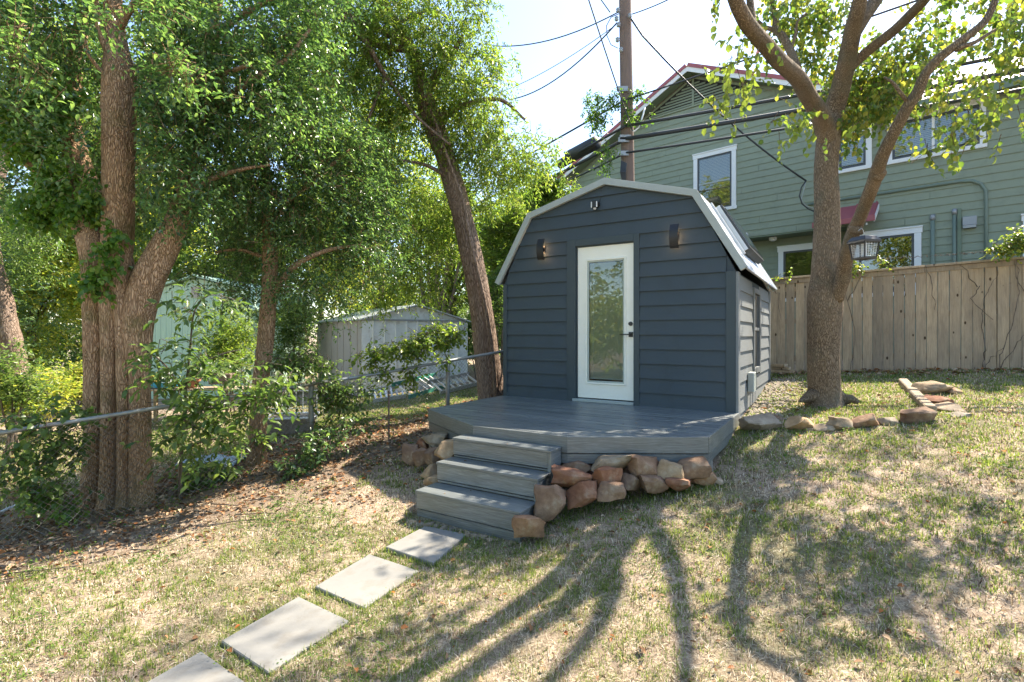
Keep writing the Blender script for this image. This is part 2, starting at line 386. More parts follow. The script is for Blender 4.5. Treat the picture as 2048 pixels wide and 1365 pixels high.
M['blind'] = m_paint('tan_blinds', (.62, .50, .28), (8, 8, 8), .05, .6, .0)
M['dark'] = m_paint('dark_interior', (.02, .02, .02), (8, 8, 8), .05, .8, .0)
M['panelglass'] = NT('dark_panel_glass'); M['panelglass'] = M['panelglass'].end(M['panelglass'].bsdf((.02, .03, .045), .12, spec=.9))
def m_emit():
    t = NT('warm_lamp_glow'); e = t.n('Emission'); t.set(e, 0, (1.0, .62, .32)); e.inputs[1].default_value = 9.0; return t.end(e)
M['glow'] = m_emit()

# ------------------------------------------------------------------ ground
def build_ground():
    u = np.linspace(-1, 1, 421)
    def warp(u): return np.sign(u)*(11*np.abs(u)+400*np.abs(u)**7)
    X, Y = np.meshgrid(warp(u), warp(u)+4, indexing='ij')
    Z = gz(X.ravel(), Y.ravel())
    V = np.stack([X.ravel(), Y.ravel(), Z], 1); n = len(u)
    i = np.arange(n-1)[:, None]*n+np.arange(n-1)[None, :]; i = i.ravel()
    F = np.stack([i, i+n, i+n+1, i+1], 1)
    link('ground', mesh_arr('ground', V, F, True), M['ground'], kind='structure')
build_ground()

# ------------------------------------------------------------------ garden studio (blue shed)
TH = math.atan2(-.53, .848)
SO = Vector((-.115, 7.70, EYE-.907))        # origin: left front corner at deck level
U = Vector((.848, -.53, 0)); N_ = Vector((-.53, -.848, 0))
def loc_u(x, y):                              # world xy -> (u, n) shed frame
    dx = x-SO.x; dy = y-SO.y; return dx*U.x+dy*U.y, dx*N_.x+dy*N_.y
W = 3.19; DEP = 3.35; D0 = .907
GAB = [(0, 0), (W, 0), (W, .755+D0-.03), (1.6+1.13, 1.68+D0), (1.6, 1.99+D0), (1.6-1.13, 1.68+D0), (0, .755+D0-.03)]
def clip_conv(poly, hull):
    cx = sum(p[0] for p in hull)/len(hull); cy = sum(p[1] for p in hull)/len(hull)
    for i in range(len(hull)):
        p = hull[i]; q = hull[(i+1) % len(hull)]
        a = (q[1]-p[1]); b = -(q[0]-p[0]); c = a*p[0]+b*p[1]
        if a*cx+b*cy > c: a, b, c = -a, -b, -c
        poly = clip(poly, a, b, c)
        if len(poly) < 3: return []
    return poly
shed = empty('garden_shed', SO, TH, 'dark slate blue garden studio shed with a barn shaped roof and white glass door', 'shed')
mb = MB(); mb.prism([(x, z) for x, z in GAB], 0.0, .08)                            # front sheathing
mb.box((0, DEP-.08, 0), (W, DEP, 1.63)); mb.box((0, .08, 0), (.06, DEP-.08, 1.63)); mb.box((W-.06, .08, 0), (W, DEP-.08, 1.63))
mb2 = MB()
for a, b in ((0, 1.17), (1.98, W)): mb2.prism(clip(clip(GAB, -1, 0, -a), 1, 0, b), 0, .08)
mb2.prism(clip(clip(clip(GAB, -1, 0, -1.17), 1, 0, 1.98), 0, -1, -(1.19+D0)), 0, .08)
mb2.box((0, DEP-.08, 0), (W, DEP, 1.63)); mb2.box((0, .08, 0), (.06, DEP-.08, 1.63)); mb2.box((W-.06, .08, 0), (W, DEP-.08, 1.63))
mb2.prism(GAB, DEP-.08, DEP-.001)
mb2.build('wall', M['slate'], shed)
step = .183; z0s = -.006+D0-5*step
for k in range(0, 18):                                                     # front lap boards
    za = max(0, z0s+(k-1)*step); zb = z0s+k*step
    if za >= zb: continue
    spans = [(.063, W-.105)] if za >= 1.285+D0-.02 else [(.063, 1.04), (2.054, W-.105)]
    if za < 1.285+D0-.02 < zb: spans = [(.063, 1.04), (2.054, W-.105)]
    for a, b in spans:
        p = clip_conv([(a, za), (b, za), (b, zb), (a, zb)], GAB)
        if area(p) > .004:
            MB().prism(p, -.006, 0.0, lambda z, za=za: -.023*(1-(z-za)/step)).build('siding_board', M['slate'], shed)
for a, b in ((0, .063), (W-.105, W)): MB().box((a, -.034, 0), (b, -.001, .755+D0-.02), 0).build('corner_trim', M['slate_trim'], shed, bevel=.003)
MB().box((1.04, -.033, 0), (1.168, -.001, 1.285+D0)).build('door_trim', M['slate_trim'], shed, bevel=.003)
MB().box((1.98, -.033, 0), (2.054, -.001, 1.285+D0)).build('door_trim', M['slate_trim'], shed, bevel=.003)
MB().box((1.168, -.033, 1.19+D0), (1.98, -.001, 1.285+D0)).build('door_trim', M['slate_trim'], shed, bevel=.003)
# side laps (right side x = W)
def side_boards(x, sgn):
    for k in range(-1, 10):
        za = z0s+(k-1)*step-.02; zb = za+step
        zb = min(zb, 1.63)
        if zb-za < .04: continue
        for a, b in ((.11, 1.27), (2.0, DEP-.1)) if .4 < (za+zb)/2 < 2 else ((.11, DEP-.1),):
            V = []; t = .014
            for y in (a, b):
                V += [(x, y, za), (x+sgn*(t+.008), y, za), (x+sgn*.006, y, zb), (x, y, zb)]
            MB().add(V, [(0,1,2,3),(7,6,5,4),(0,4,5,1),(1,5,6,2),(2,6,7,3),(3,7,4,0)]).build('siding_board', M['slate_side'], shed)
side_boards(W, 1)
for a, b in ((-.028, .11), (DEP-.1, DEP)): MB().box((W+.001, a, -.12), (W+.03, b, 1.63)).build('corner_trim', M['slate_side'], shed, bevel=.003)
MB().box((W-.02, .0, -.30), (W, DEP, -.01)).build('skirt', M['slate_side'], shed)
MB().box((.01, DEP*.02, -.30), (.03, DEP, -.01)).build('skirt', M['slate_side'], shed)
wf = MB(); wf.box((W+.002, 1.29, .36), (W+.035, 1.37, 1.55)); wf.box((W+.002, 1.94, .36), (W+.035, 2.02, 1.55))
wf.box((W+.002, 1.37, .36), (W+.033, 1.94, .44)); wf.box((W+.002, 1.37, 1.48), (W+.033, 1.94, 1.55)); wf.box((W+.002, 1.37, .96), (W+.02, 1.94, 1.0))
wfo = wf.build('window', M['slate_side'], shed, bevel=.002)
MB().box((W+.003, 1.37, .44), (W+.012, 1.94, 1.48)).build('pane', M['panelglass'], wfo)
ob = MB(); ob.box((W+.023, .72, .17), (W+.10, .92, .42)).build('outlet_box', M['fascia'], shed, bevel=.008, label='grey weatherproof outlet box on the side wall')
# roof
PR = [(1.6-1.70, .755+D0), (1.6-1.15, 1.70+D0), (1.6, 2.02+D0), (1.6+1.15, 1.70+D0), (1.6+1.70, .755+D0)]
def roof_sheet(p, q, y0, y1, ribs):
    p = Vector((p[0], 0, p[1])); q = Vector((q[0], 0, q[1])); d = (q-p); nrm = Vector((-d.z, 0, d.x)).normalized()
    if nrm.z < 0: nrm = -nrm
    V = []; F = []; n = int((y1-y0)/.019); rows = 2
    for i in range(n+1):
        y = y0+(y1-y0)*i/n; h = .012+.009*math.cos(2*math.pi*i/4)
        for j in (0, 1):
            c = p+d*j+nrm*h; V.append((c.x, y, c.z))
        for j in (0, 1):
            c = p+d*j-nrm*.01; V.append((c.x, y, c.z))
    for i in range(n):
        a = i*4; F += [(a, a+1, a+5, a+4), (a+2, a+6, a+7, a+3), (a, a+4, a+6, a+2), (a+1, a+3, a+7, a+5)]
    F += [(0, 2, 3, 1), (n*4, n*4+1, n*4+3, n*4+2)]
    return MB().add(V, F)
for i in range(4):
    roof_sheet(PR[i], PR[i+1], -.05, DEP+.08, 4).build('roof_sheet', M['galv'], shed, smooth=False)
for i in range(4):                                                         # rake fascia, front and back
    for y in (-.075, DEP+.082):
        p = Vector((PR[i][0], y, PR[i][1])); q = Vector((PR[i+1][0], y, PR[i+1][1]))
        d = (q-p).normalized(); nn = Vector((-d.z, 0, d.x)); nn = nn if nn.z > 0 else -nn
        def off(i_, h):
            # mitred offset inward
            a = Vector((PR[i_][0], 0, PR[i_][1]))
            if 0 < i_ < 4:
                d1 = Vector((PR[i_][0]-PR[i_-1][0], 0, PR[i_][1]-PR[i_-1][1])).normalized(); d2 = Vector((PR[i_+1][0]-PR[i_][0], 0, PR[i_+1][1]-PR[i_][1])).normalized()
                n1 = Vector((-d1.z, 0, d1.x)); n2 = Vector((-d2.z, 0, d2.x)); b = (n1+n2).normalized(); return a+b*h/max(.2, b.dot(n1))
            return a+nn*h
        a0 = off(i, .024); a1 = off(i+1, .024); b1 = off(i+1, -.058); b0 = off(i, -.058)
        MB().prism([(a0.x, a0.z), (a1.x, a1.z), (b1.x, b1.z), (b0.x, b0.z)], y, y+.05).build('rake_trim', M['fascia'], shed, bevel=.002)
# glazed roof panel on the right steep slope
rp = empty('roof_panel', (0,0,0), 0); rp.parent = shed; rp['label'] = 'black framed glass panel on the steep roof slope'
def slope_pt(t, y, h):
    p = Vector((PR[4][0], 0, PR[4][1])); q = Vector((PR[3][0], 0, PR[3][1])); d = q-p; n = Vector((d.z, 0, -d.x)).normalized()
    if n.x < 0: n = -n
    c = p+d*t+n*h; return (c.x, y, c.z)
def slope_box(t0, t1, y0, y1, h0, h1):
    V = [slope_pt(t, y, h) for t in (t0, t1) for y in (y0, y1) for h in (h0, h1)]
    return MB().add(V, [(0,1,3,2),(4,6,7,5),(0,4,5,1),(2,3,7,6),(0,2,6,4),(1,5,7,3)])
slope_box(.30, .93, .75, 2.2, .03, .13).build('frame', M['charcoal'], rp, bevel=.006)
slope_box(.34, .89, .80, 2.15, .131, .14).build('pane', M['panelglass'], rp)
slope_box(.25, .98, .60, .66, .022, .05).build('rail', M['alu'], rp)
slope_box(.30, .93, .72, .745, .03, .10).build('rail', M['alu'], rp)
# door
door = empty('door', (0,0,0)); door.parent = shed
za, zb = -.855+D0, 1.174+D0; ya, yb = .015, .055
xs0, xs1 = 1.185, 1.968; gx0, gx1, gz0, gz1_ = 1.303, 1.868, -.665+D0, 1.005+D0
d_ = MB(); d_.box((xs0, ya, za), (gx0, yb, zb)); d_.box((gx1, ya, za), (xs1, yb, zb)); d_.box((gx0, ya, za), (gx1, yb, gz0)); d_.box((gx0, ya, gz1_), (gx1, yb, zb))
d_.build('slab', M['door'], door)
def frame(x0, x1, z0, z1, wd, y0, y1, mat, nm, par, bev=.004):
    f = MB(); f.box((x0, y0, z0), (x0+wd, y1, z1)); f.box((x1-wd, y0, z0), (x1, y1, z1)); f.box((x0+wd, y0, z0), (x1-wd, y1, z0+wd)); f.box((x0+wd, y0, z1-wd), (x1-wd, y1, z1))
    return f.build(nm, mat, par, bevel=bev)
frame(gx0+.0, gx1-.0, gz0, gz1_, .022, -.003, .02, M['door'], 'glazing_frame', door)
frame(gx0+.022, gx1-.022, gz0+.022, gz1_-.022, .022, .008, .03, M['door_dark'], 'glazing_bead', door)
MB().box((gx0+.044, .022, gz0+.044), (gx1-.044, .026, gz1_-.044)).build('pane', M['doorglass'], door)
bl = MB(); zz = gz0+.085
while zz < gz1_-.05: bl.beam((gx0+.046, .052, zz), (gx1-.046, .052, zz), .016, .0012, (0, -.75, .66)); zz += .0135
blo = bl.build('blinds', M['doorblind'], door, kind='stuff', fixn=False)
MB().box((gx0+.046, .040, gz0+.066), (gx1-.046, .058, gz0+.078)).build('blind_rail', M['white'], blo)
for xx in (gx0+.10, gx1-.11): MB().box((xx, .038, gz0+.07), (xx+.004, .041, gz1_-.05)).build('blind_cord', M['white'], blo)
MB().box((gx0, .07, gz0), (gx1, .075, gz1_)).build('backing', M['dark'], door)
MB().tube([(1.928, -.012, .135+D0), (1.928, .02, .135+D0)], [.024, .029], 16).build('deadbolt', M['black'], door)
h_ = MB(); h_.box((1.905, -.004, -.035+D0), (1.958, .0149, .03+D0)); h_.tube([(1.93, -.004, -.003+D0), (1.93, -.04, -.003+D0)], .008, 8); h_.box((1.80, -.046, -.010+D0), (1.938, -.036, .004+D0))
h_.build('handle', M['black'], door, bevel=.002)
MB().box((1.168, .0, 0.001), (1.183, .07, 1.19+D0)).build('jamb', M['slate_trim'], door); MB().box((1.969, .0, .001), (1.98, .07, 1.19+D0)).build('jamb', M['slate_trim'], door)
MB().box((1.184, .0, 1.176+D0), (1.968, .07, 1.19+D0)).build('jamb', M['slate_trim'], door)
MB().box((1.13, -.05, .001), (1.979, .06, .036)).build('threshold', M['fascia'], door, bevel=.003)
# sconces: curved plates standing off the wall
def sconce(u, z, label):
    o = empty('wall_sconce', SO+U*u+Vector((0,0,z)), TH, label, 'lamp', 'curved black wall sconces on the blue shed')
    V = []; F = []; n = 12
    for i in range(n+1):
        a = -1+2*i/n; zz = a*.145; yy = -.125+.045*a*a; hw = .052
        for (x, y) in ((-hw, yy), (hw, yy), (hw, yy+.012), (-hw, yy+.012)): V.append((x, y, zz))
    for i in range(n):
        for k in range(4): a = i*4+k; b = i*4+(k+1) % 4; F.append((a, b, b+4, a+4))
    F += [(3,2,1,0), (n*4, n*4+1, n*4+2, n*4+3)]
    MB().add(V, F).build('shade', M['black'], o)
    MB().box((-.035, -.03, -.055), (.035, -.016, .055)).build('wall_plate', M['black'], o)
    MB().box((-.02, -.11, -.03), (.02, -.03, .03)).build('arm', M['black'], o)
    for s in (-1, 1):
        MB().box((-.02, -.10, s*.05-.010), (.02, -.055, s*.05+.010)).build('bulb', M['glow'], o)
    return o
sconce(.665, 1.19+D0, 'lit curved black sconce left of the white door, under the roof slope')
sconce(2.505, 1.19+D0, 'lit curved black sconce right of the white door')
cm = empty('security_camera', SO+U*1.47+Vector((0,0,1.71+D0)), TH, 'small black and white security camera under the peak of the blue shed', 'camera')
MB().box((-.035, -.10, -.045), (.035, -.05, .05)).build('housing', M['black'], cm, bevel=.008)
MB().box((-.043, -.105, -.04), (-.030, -.09, .035)).build('light_strip', M['white'], cm); MB().box((.030, -.105, -.04), (.043, -.09, .035)).build('light_strip', M['white'], cm)
MB().box((-.02, -.06, -.02), (.05, -.012, .03)).build('bracket', M['black'], cm); MB().tube([(0,-.075,-.045),(0,-.075,-.065)], [.022,.012], 10).build('sensor', M['white'], cm)
MB().tube([(.04,-.02,.03),(.06,-.02,.12),(.075,-.02,.24)], .004, 5).build('cord', M['black'], cm)

# ------------------------------------------------------------------ deck
deck = empty('deck', (SO.x, SO.y, SO.z-.40), TH, 'grey composite deck with angled corners in front of the blue shed', 'deck')
DZ = .40
OCT = [(0, .0), (W+.01, .0), (W+.01, -1.65), (2.15, -2.29), (1.14, -2.29), (0, -1.65)]    # local x, y(-n)
bw = .1405
for k in range(17):
    y1 = -.004-k*bw; y0 = max(y1-bw+.015, -2.30)
    if y1-y0 < .03: break
    p = clip_conv([(-.01, y0), (W+.02, y0), (W+.02, y1), (-.01, y1)], OCT)
    if area(p) > .01: MB().slab(p, DZ-.028, DZ-.0008*((k*7) % 3)).build('board', M['deck'], deck, bevel=.002)
segs = [((0, 0), (0, -1.65)), ((0, -1.65), (1.14, -2.29)), ((1.14, -2.29), (2.15, -2.29)), ((2.15, -2.29), (W+.01, -1.65)), ((W+.01, -1.65), (W+.01, 0))]
for (a, b) in segs:
    Ls_ = math.hypot(b[0]-a[0], b[1]-a[1]); an = math.atan2(b[1]-a[1], b[0]-a[0])
    for (t, e, off) in ((DZ+.002, DZ-.145, .024), (DZ-.153, DZ-.238, .016)):
        o = MB().box((-.006, -off, e), (Ls_+.006, -.001, t)).build('fascia_board', M['deck'], deck, bevel=.0025)
        o.location = (a[0], a[1], 0); o.rotation_euler = (0, 0, an)
jo = MB()
for x in (.3, 1.0, 1.7, 2.4, 3.0): jo.box((x, -1.6, DZ-.20), (x+.04, -.02, DZ-.03))
jo.build('joist', M['picket'], deck)
for (x, y, r) in ((.12, -1.60, .10), (W-.08, -1.50, .11), (.2, -.3, .1)):
    p = SO+U*x+N_*(-y); g = gz1(p.x, p.y)-.08
    MB().tube([(x, y, g-(SO.z-.40)), (x, y, DZ-.232)], [r*1.05, r], 18).build('footing', M['concrete'], deck)
# ------------------------------------------------------------------ steps
st = empty('deck_stairs', (SO.x+U.x*1.55+N_.x*2.3, SO.y+U.y*1.55+N_.y*2.3, 0.0), TH, 'three grey composite steps leading up to the deck', 'steps')
def S(u, n, z): return (u-1.55, -(n-2.3), z)       # local of stairs; z world (base z = 0)
x0, x1 = 1.035, 2.10
prev = 2.318
for i, (n1, zt, zb) in enumerate(((2.51, .603, .418), (2.75, .418, .228), (3.03, .228, -.06))):
    a = S(x0, n1, 0); b = S(x1, prev, 0)
    m_ = MB(); mid = (a[1]+b[1])/2 if n1-prev > .2 else None
    xs = [S(x0, 0, 0)[0], S(x1, 0, 0)[0]]
    MB().box((xs[0]-.006, a[1]-.008, zt-.024), (xs[1]+.006, b[1]-.002, zt)).build('tread', M['deck'], st, bevel=.003)
    h = zt-.026
    lo = zb+.0 if i < 2 else zb
    split = h-.135
    MB().box((xs[0], a[1], split+.002), (xs[1]-.035, a[1]+.022, h)).build('riser', M['deck'], st, bevel=.002)
    MB().box((xs[0], a[1]+.009, lo-.0), (xs[1]-.035, a[1]+.030, split-.007)).build('riser', M['deck'], st, bevel=.002)
    MB().box((xs[1]-.034, a[1]-.004, -.08), (xs[1]+.003, a[1]+.032, h)).build('corner_post', M['deck_z'], st, bevel=.003)
    MB().box((xs[1]-.02, a[1]+.033, split+.002), (xs[1], b[1]-.001, h)).build('side_panel', M['deck_y'], st, bevel=.002)
    MB().box((xs[1]-.02, a[1]+.033, -.08), (xs[1]-.006, b[1]-.001, split-.007)).build('side_panel', M['deck_y'], st, bevel=.002)
    MB().box((xs[0], a[1]+.027, -.08), (xs[0]+.02, b[1]-.001, h)).build('side_panel', M['deck_y'], st, bevel=.002)
    prev = n1
# ------------------------------------------------------------------ stepping stones
STN = [[(851,1054),(933,1072),(866.7,1134),(770.8,1103)], [(738.5,1114),(837,1146.6),(728,1221),(629.8,1182.5)],
       [(597.5,1201.5),(698.5,1246.7),(536,1352),(442,1292)], None]
stone_polys = []
labs = ['square grey concrete paver nearest the deck steps', 'second grey concrete paver from the deck steps', 'third grey concrete paver from the steps, whole one nearest the camera',
        'grey concrete paver cut by the lower edge of the photo']
for i, q in enumerate(STN):
    if q: P = [hit(*p) for p in q]
    else:
        a = hit(402.6, 1312.3); P3 = stone_polys[-1]; dx = np.array(P3[1])-np.array(P3[0]); dy = np.array(P3[3])-np.array(P3[0])
        P = [a[:2], a[:2]+dx[:2]*1.0, a[:2]+dx[:2]+dy[:2], a[:2]+dy[:2]]
    cx = sum(p[0] for p in P)/4; cy = sum(p[1] for p in P)/4; g = max(gz1(cx, cy), np.mean([gz1(p[0], p[1]) for p in P]))
    stone_polys.append([(p[0], p[1]) for p in P])
    o = MB().slab([(p[0]-cx, p[1]-cy) for p in P], -.04, .022).build('stepping_stone', M['concrete'], bevel=.005)
    o.location = (cx, cy, g); setp(o, labs[i], 'paver', 'concrete pavers leading to the deck steps')

# ------------------------------------------------------------------ rocks
def rock_mesh(name, sx, sy, sz, seed, blocky=.5):
    import bmesh
    bm = bmesh.new(); bmesh.ops.create_cube(bm, size=1.0)
    bmesh.ops.subdivide_edges(bm, edges=bm.edges[:], cuts=6, use_grid_fill=True)
    r = np.random.default_rng(seed); ph = r.random((6, 3))*10; cuts = []
    for _ in range(11):
        d = r.normal(size=3); d /= np.linalg.norm(d); cuts.append((d, r.uniform(.30, .46)))
    for v in bm.verts:
        p = np.array(v.co); q = p/np.linalg.norm(p)*.56; p = p*blocky+q*(1-blocky)
        p *= 1+.10*math.sin(p[0]*7+ph[0,0])*math.cos(p[1]*6+ph[1,0])+.07*math.sin(p[2]*9+ph[2,0]+p[0]*5)
        for d, k in cuts:
            s = p@d
            if s > k: p = p-d*(s-k)*.93
        p = p*(1+.035*math.sin(p[0]*23+ph[2,1])*math.sin(p[1]*19+ph[3,1])*math.sin(p[2]*21+ph[4,1])); p += r.normal(size=3)*.006
        v.co = (p[0]*sx, p[1]*sy, p[2]*sz)
    me = bpy.data.meshes.new(name); bm.to_mesh(me); bm.free()
    me.polygons.foreach_set('use_smooth', [True]*len(me.polygons)); me.update()
    try: me.set_sharp_from_angle(angle=R(28))
    except Exception: pass
    return me
def rocks(parent, items, mat='rock'):
    for i, it in enumerate(items):
        px, py, wp, hp, Y = it[:5]; mt = it[5] if len(it) > 5 else (mat, 'rock_red', 'rock_tan', mat, 'rock_red')[(i*7+int(px)) % 5]
        if Y is None:
            b = hit(px, py+hp*.5); c = at(px, py, b[1]+.08)
        else: c = at(px, py, Y)
        k = c[1]/FPX; ww = wp*k*1.06; hh = hp*k*1.06
        me = rock_mesh('stone', ww*1.05, ww*.75, hh*1.05, i*13+int(px), .80)
        o = link('stone', me, M[mt], parent); o.location = Vector(c)-parent.location
        o.rotation_euler = (random.uniform(-.1,.1), random.uniform(-.14,.14), random.uniform(-.35,.35))
wall_r = empty('stone_wall', (1.1, 4.4, gz1(1.1, 4.3)), 0, 'low dry stacked wall of brown sandstone along the right front of the deck', 'stone wall')
rocks(wall_r, [(1217,927,76,30,4.50),(1286,935,64,38,4.46),(1338,942,46,42,4.45),(1384,933,58,40,4.48),
 (1146,956,74,42,4.36),(1209,957,55,38,4.36),(1256,966,44,38,4.40),(1306,969,57,31,4.38),(1360,969,51,29,4.38),(1407,955,52,31,4.50),
 (1166,986,60,52,4.28),(1221,979,48,34,4.27),(1106,1004,64,60,4.18),(1057,1049,54,46,3.98),(1150,934,60,26,4.62),(1270,950,60,30,4.62),(1330,955,70,30,4.62),(1190,960,60,40,4.60),
 (1436,962,26,10,4.45,'rock_pale')])
wall_l = empty('stone_wall', (-.9, 5.3, gz1(-.9, 5.3)), 0, 'short pile of brown stones under the left corner of the deck', 'stone wall')
rocks(wall_l, [(867,879,46,24,5.75),(895,905,50,38,5.15),(864,916,32,34,5.45),(824,909,34,36,5.7),(842,919,30,34,5.5),(862,946,38,32,5.1),(865,962,34,24,5.0),
 (905,935,40,34,5.25),(845,890,30,24,5.8),(890,965,34,30,5.1)])
edge = empty('stone_edging', (3.3, 5.7, gz1(3.3, 5.7)), 0, 'curving row of flat half buried stones edging the lawn below the pear tree', 'stone edging')
rocks(edge, [(1513,846,76,34,None,'rock_pale'),(1602,848,64,28,None,'rock_tan'),(1653,859,40,16,None,'rock_pale'),(1690,850,48,24,None,'rock_tan'),(1731,843,53,29,None,'rock'),(1772,843,36,20,None,'rock_pale'),(1836,834,73,26,None,'rock'),(1556,838,22,14,None,'rock'),(1625,862,26,10,None,'rock_pale')])
bed = empty('stone_edging', (4.9, 6.8, gz1(4.9, 6.8)), 0, 'loose flat brown stones beside the pale timber edging on the right lawn', 'stone edging')
rocks(bed, [(1862,778,66,24,None,'rock_tan'),(1900,781,36,15,None,'rock'),(1879,802,54,17,None,'rock_red'),(1891,817,54,15,None,'rock_pale'),(1920,830,38,12,None,'rock_pale'),(1850,822,30,14,None)])
tb = empty('timber_edging', tuple(hit(1835, 800)), 0, 'weathered pale timber edging lying on the right lawn', 'edging')
for (a, b) in (((1806,768),(1827,790)), ((1829,793),(1842,807)), ((1843,808),(1862,826))):
    A = hit(*a); B = hit(*b); A[2] += .03; B[2] += .03
    MB().beam(Vector(A)-tb.location, Vector(B)-tb.location, .11, .10).build('timber', M['rock_pale'], tb, bevel=.012)
fr = empty('paver_edging', tuple(hit(900, 1058)), 0, 'thin row of pale stone chips at the foot of the deck steps', 'edging')
for i in range(11):
    c = hit(826+i*15.5, 1046+i*3.1+ (4 if i > 5 else 0)); me = rock_mesh('stone', .075+.02*(i % 3), .05, .05, 300+i, .7)
    o = link('stone', me, M['rock_pale'], fr); o.location = Vector(c)-fr.location; o.rotation_euler = (0, 0, .3*i)
pl = empty('wood_pile', tuple(hit(1562, 742)), 0, 'short stack of old boards against the foot of the wooden fence', 'wood pile')
for i, (a, b) in enumerate((((1543,742),(1588,743)), ((1546,736),(1580,737)), ((1542,731),(1572,731)))):
    Y = 9.35; A = at(*a, Y); B = at(*b, Y-.2)
    MB().beam(Vector(A)-pl.location, Vector(B)-pl.location, .14, .045).build('plank', M['picket'], pl)

# ------------------------------------------------------------------ wooden fence
FA = Vector((4.96, 9.9)); fd = Vector((3.11, -1.7)).normalized()
fang = math.atan2(fd.y, fd.x)
fen = empty('wooden_fence', (FA.x, FA.y, EYE-.72), fang, 'weathered brown wooden picket fence with flat cap behind the lawn', 'fence')
def picket_mesh(i):
    r = np.random.default_rng(50+i); hgt = 1.73; wv = .141+r.uniform(-.004, .002)
    n = 8; V = []; F = []
    for k in range(n+1):
        z = hgt*k/n; e = r.uniform(-.0015, .0015, 2); b = .004*math.sin(k*.7+i)
        V += [(-wv/2+e[0], b, z), (wv/2+e[1], b, z), (wv/2+e[1], b+.017, z), (-wv/2+e[0], b+.017, z)]
    for k in range(n):
        for j in range(4): a = k*4+j; c = k*4+(j+1) % 4; F.append((a, c, c+4, a+4))
    F += [(3,2,1,0), (n*4, n*4+1, n*4+2, n*4+3)]
    me = bpy.data.meshes.new('picket'); me.from_pydata(V, [], F); me.materials.append(M['picket']); return me
pms = [picket_mesh(i) for i in range(6)]
fslope = .16/3.55
for k in range(-12, 44):
    s = .15*k; o = link('picket', pms[(k*5) % 6], None, fen)
    o.location = (s, random.uniform(-.004, .004), s*fslope-.02+random.uniform(-.008, .004)); o.rotation_euler = (random.uniform(-.004,.004), random.uniform(-.004, .004), random.uniform(-.02, .02))
for (z, hh) in ((.25, .09), (.95, .09), (1.55, .09)): MB().beam((-1.9, .045, z-1.9*fslope), (6.6, .045, z+6.6*fslope), .04, hh).build('rail', M['picket'], fen)
for s in (-1.6, .8, 3.2, 5.6): MB().box((s-.045, .066, -.1), (s+.045, .156, 1.72+s*fslope)).build('post', M['picket'], fen)
for s in np.arange(-1.9, 6.5, 2.1):
    e = min(s+2.095, 6.6)
    MB().beam((s, -.012, 1.70+s*fslope), (e, -.012, 1.70+e*fslope), .018, .085).build('trim_board', M['picket'], fen, bevel=.002)
    MB().beam((s, .01, 1.765+s*fslope), (e, .01, 1.765+e*fslope), .14, .036).build('cap_board', M['picket'], fen, bevel=.003)

# ------------------------------------------------------------------ green house
HO = Vector((10.3, 11.0, EYE-.62)); HA = -math.atan2(.686, .728); HB = .62
he = Vector((.728, -.686, 0)); hn = Vector((.686, .728, 0))
house = empty('house', HO, HA, 'two storey sage green house with lap siding, white window trim and red metal roof', 'house')
PK = (-6.68, 7.75+HB); WL, WR = -11.2, 7.0; EZ = 5.22+HB
hull_full = [(WL, 0), (WR, 0), (WR, EZ), (-1.35, EZ), PK, (WL, PK[1]-.485*(PK[0]-WL))]
# convex pieces: gable part and right block
hullG = [(WL, 0), (-1.6, 0), (-1.6, PK[1]-.485*(5.08)), PK, (WL, PK[1]-.485*(PK[0]-WL))]
hullR = [(-1.6, 0), (WR, 0), (WR, EZ), (-1.6, EZ)]
UB = 2.71+HB; RC = .65; RX = -2.75
bk = MB()
bk.prism(clip(hullG, 0, -1, -UB), .0, .3); bk.prism(hullR, .0, .3); bk.prism([(RX, 0), (-1.6, 0), (-1.6, UB), (RX, UB)], .0, .3)
bk.box((WL, RC, 0), (RX, RC+.3, UB)); bk.box((RX-.01, .02, 0), (RX+.2, RC, UB-.02))
bk.box((WL, .3, UB), (WL+.2, 7, EZ)); bk.box((WR-.2, .3, 0), (WR, 7, EZ)); bk.box((WL, 7, 0), (WR, 7.2, EZ)); bk.box((WL, RC, 0), (WL+.2, 7, UB))
bk.build('wall', M['sage'], house)
MB().box((WL, .0, UB-.04), (RX, RC, UB)).build('soffit', M['sage_dark'], house)
ex = .178; zl = UB; k = 0
def hboard(p, y, za):
    kk = int(round((za-UB)/ex)); xs_ = [WL-1]+[WL+(kk*1.37) % 3.66+3.66*q for q in range(-1, 6)]+[WR+1]
    for xa_, xb_ in zip(xs_[:-1], xs_[1:]):
        pp_ = clip(clip(p, -1, 0, -(xa_+.002)), 1, 0, xb_-.002) if xb_ > xa_ else []
        if area(pp_) > .01: hboard1(pp_, y, za)
def hboard1(p, y, za):
    MB().prism(p, y-.006, y, lambda z, za=za: -.018*(1-(z-za)/ex)).build('siding_board', M['sage'], house, fixn=True)
for k in range(-18, 30):
    za = UB+k*ex; zb = za+ex
    if zb < .5: continue
    if za > PK[1]: break
    if za >= UB-.001:
        top = 6.78+HB
        if za > top: continue
        p = clip_conv([(WL, za), (-1.6, za), (-1.6, zb), (WL, zb)], hullG)
        if area(p) > .01: hboard(p, 0, za)
    else:
        hboard([(RX, za), (-1.6, za), (-1.6, zb), (RX, zb)], 0, za)
        hboard([(WL, za), (RX-.01, za), (RX-.01, zb), (WL, zb)], RC, za)
    p = clip([(-1.6, za), (WR, za), (WR, zb), (-1.6, zb)], 0, 1, EZ)
    if area(p) > .01: hboard(p, 0, za)
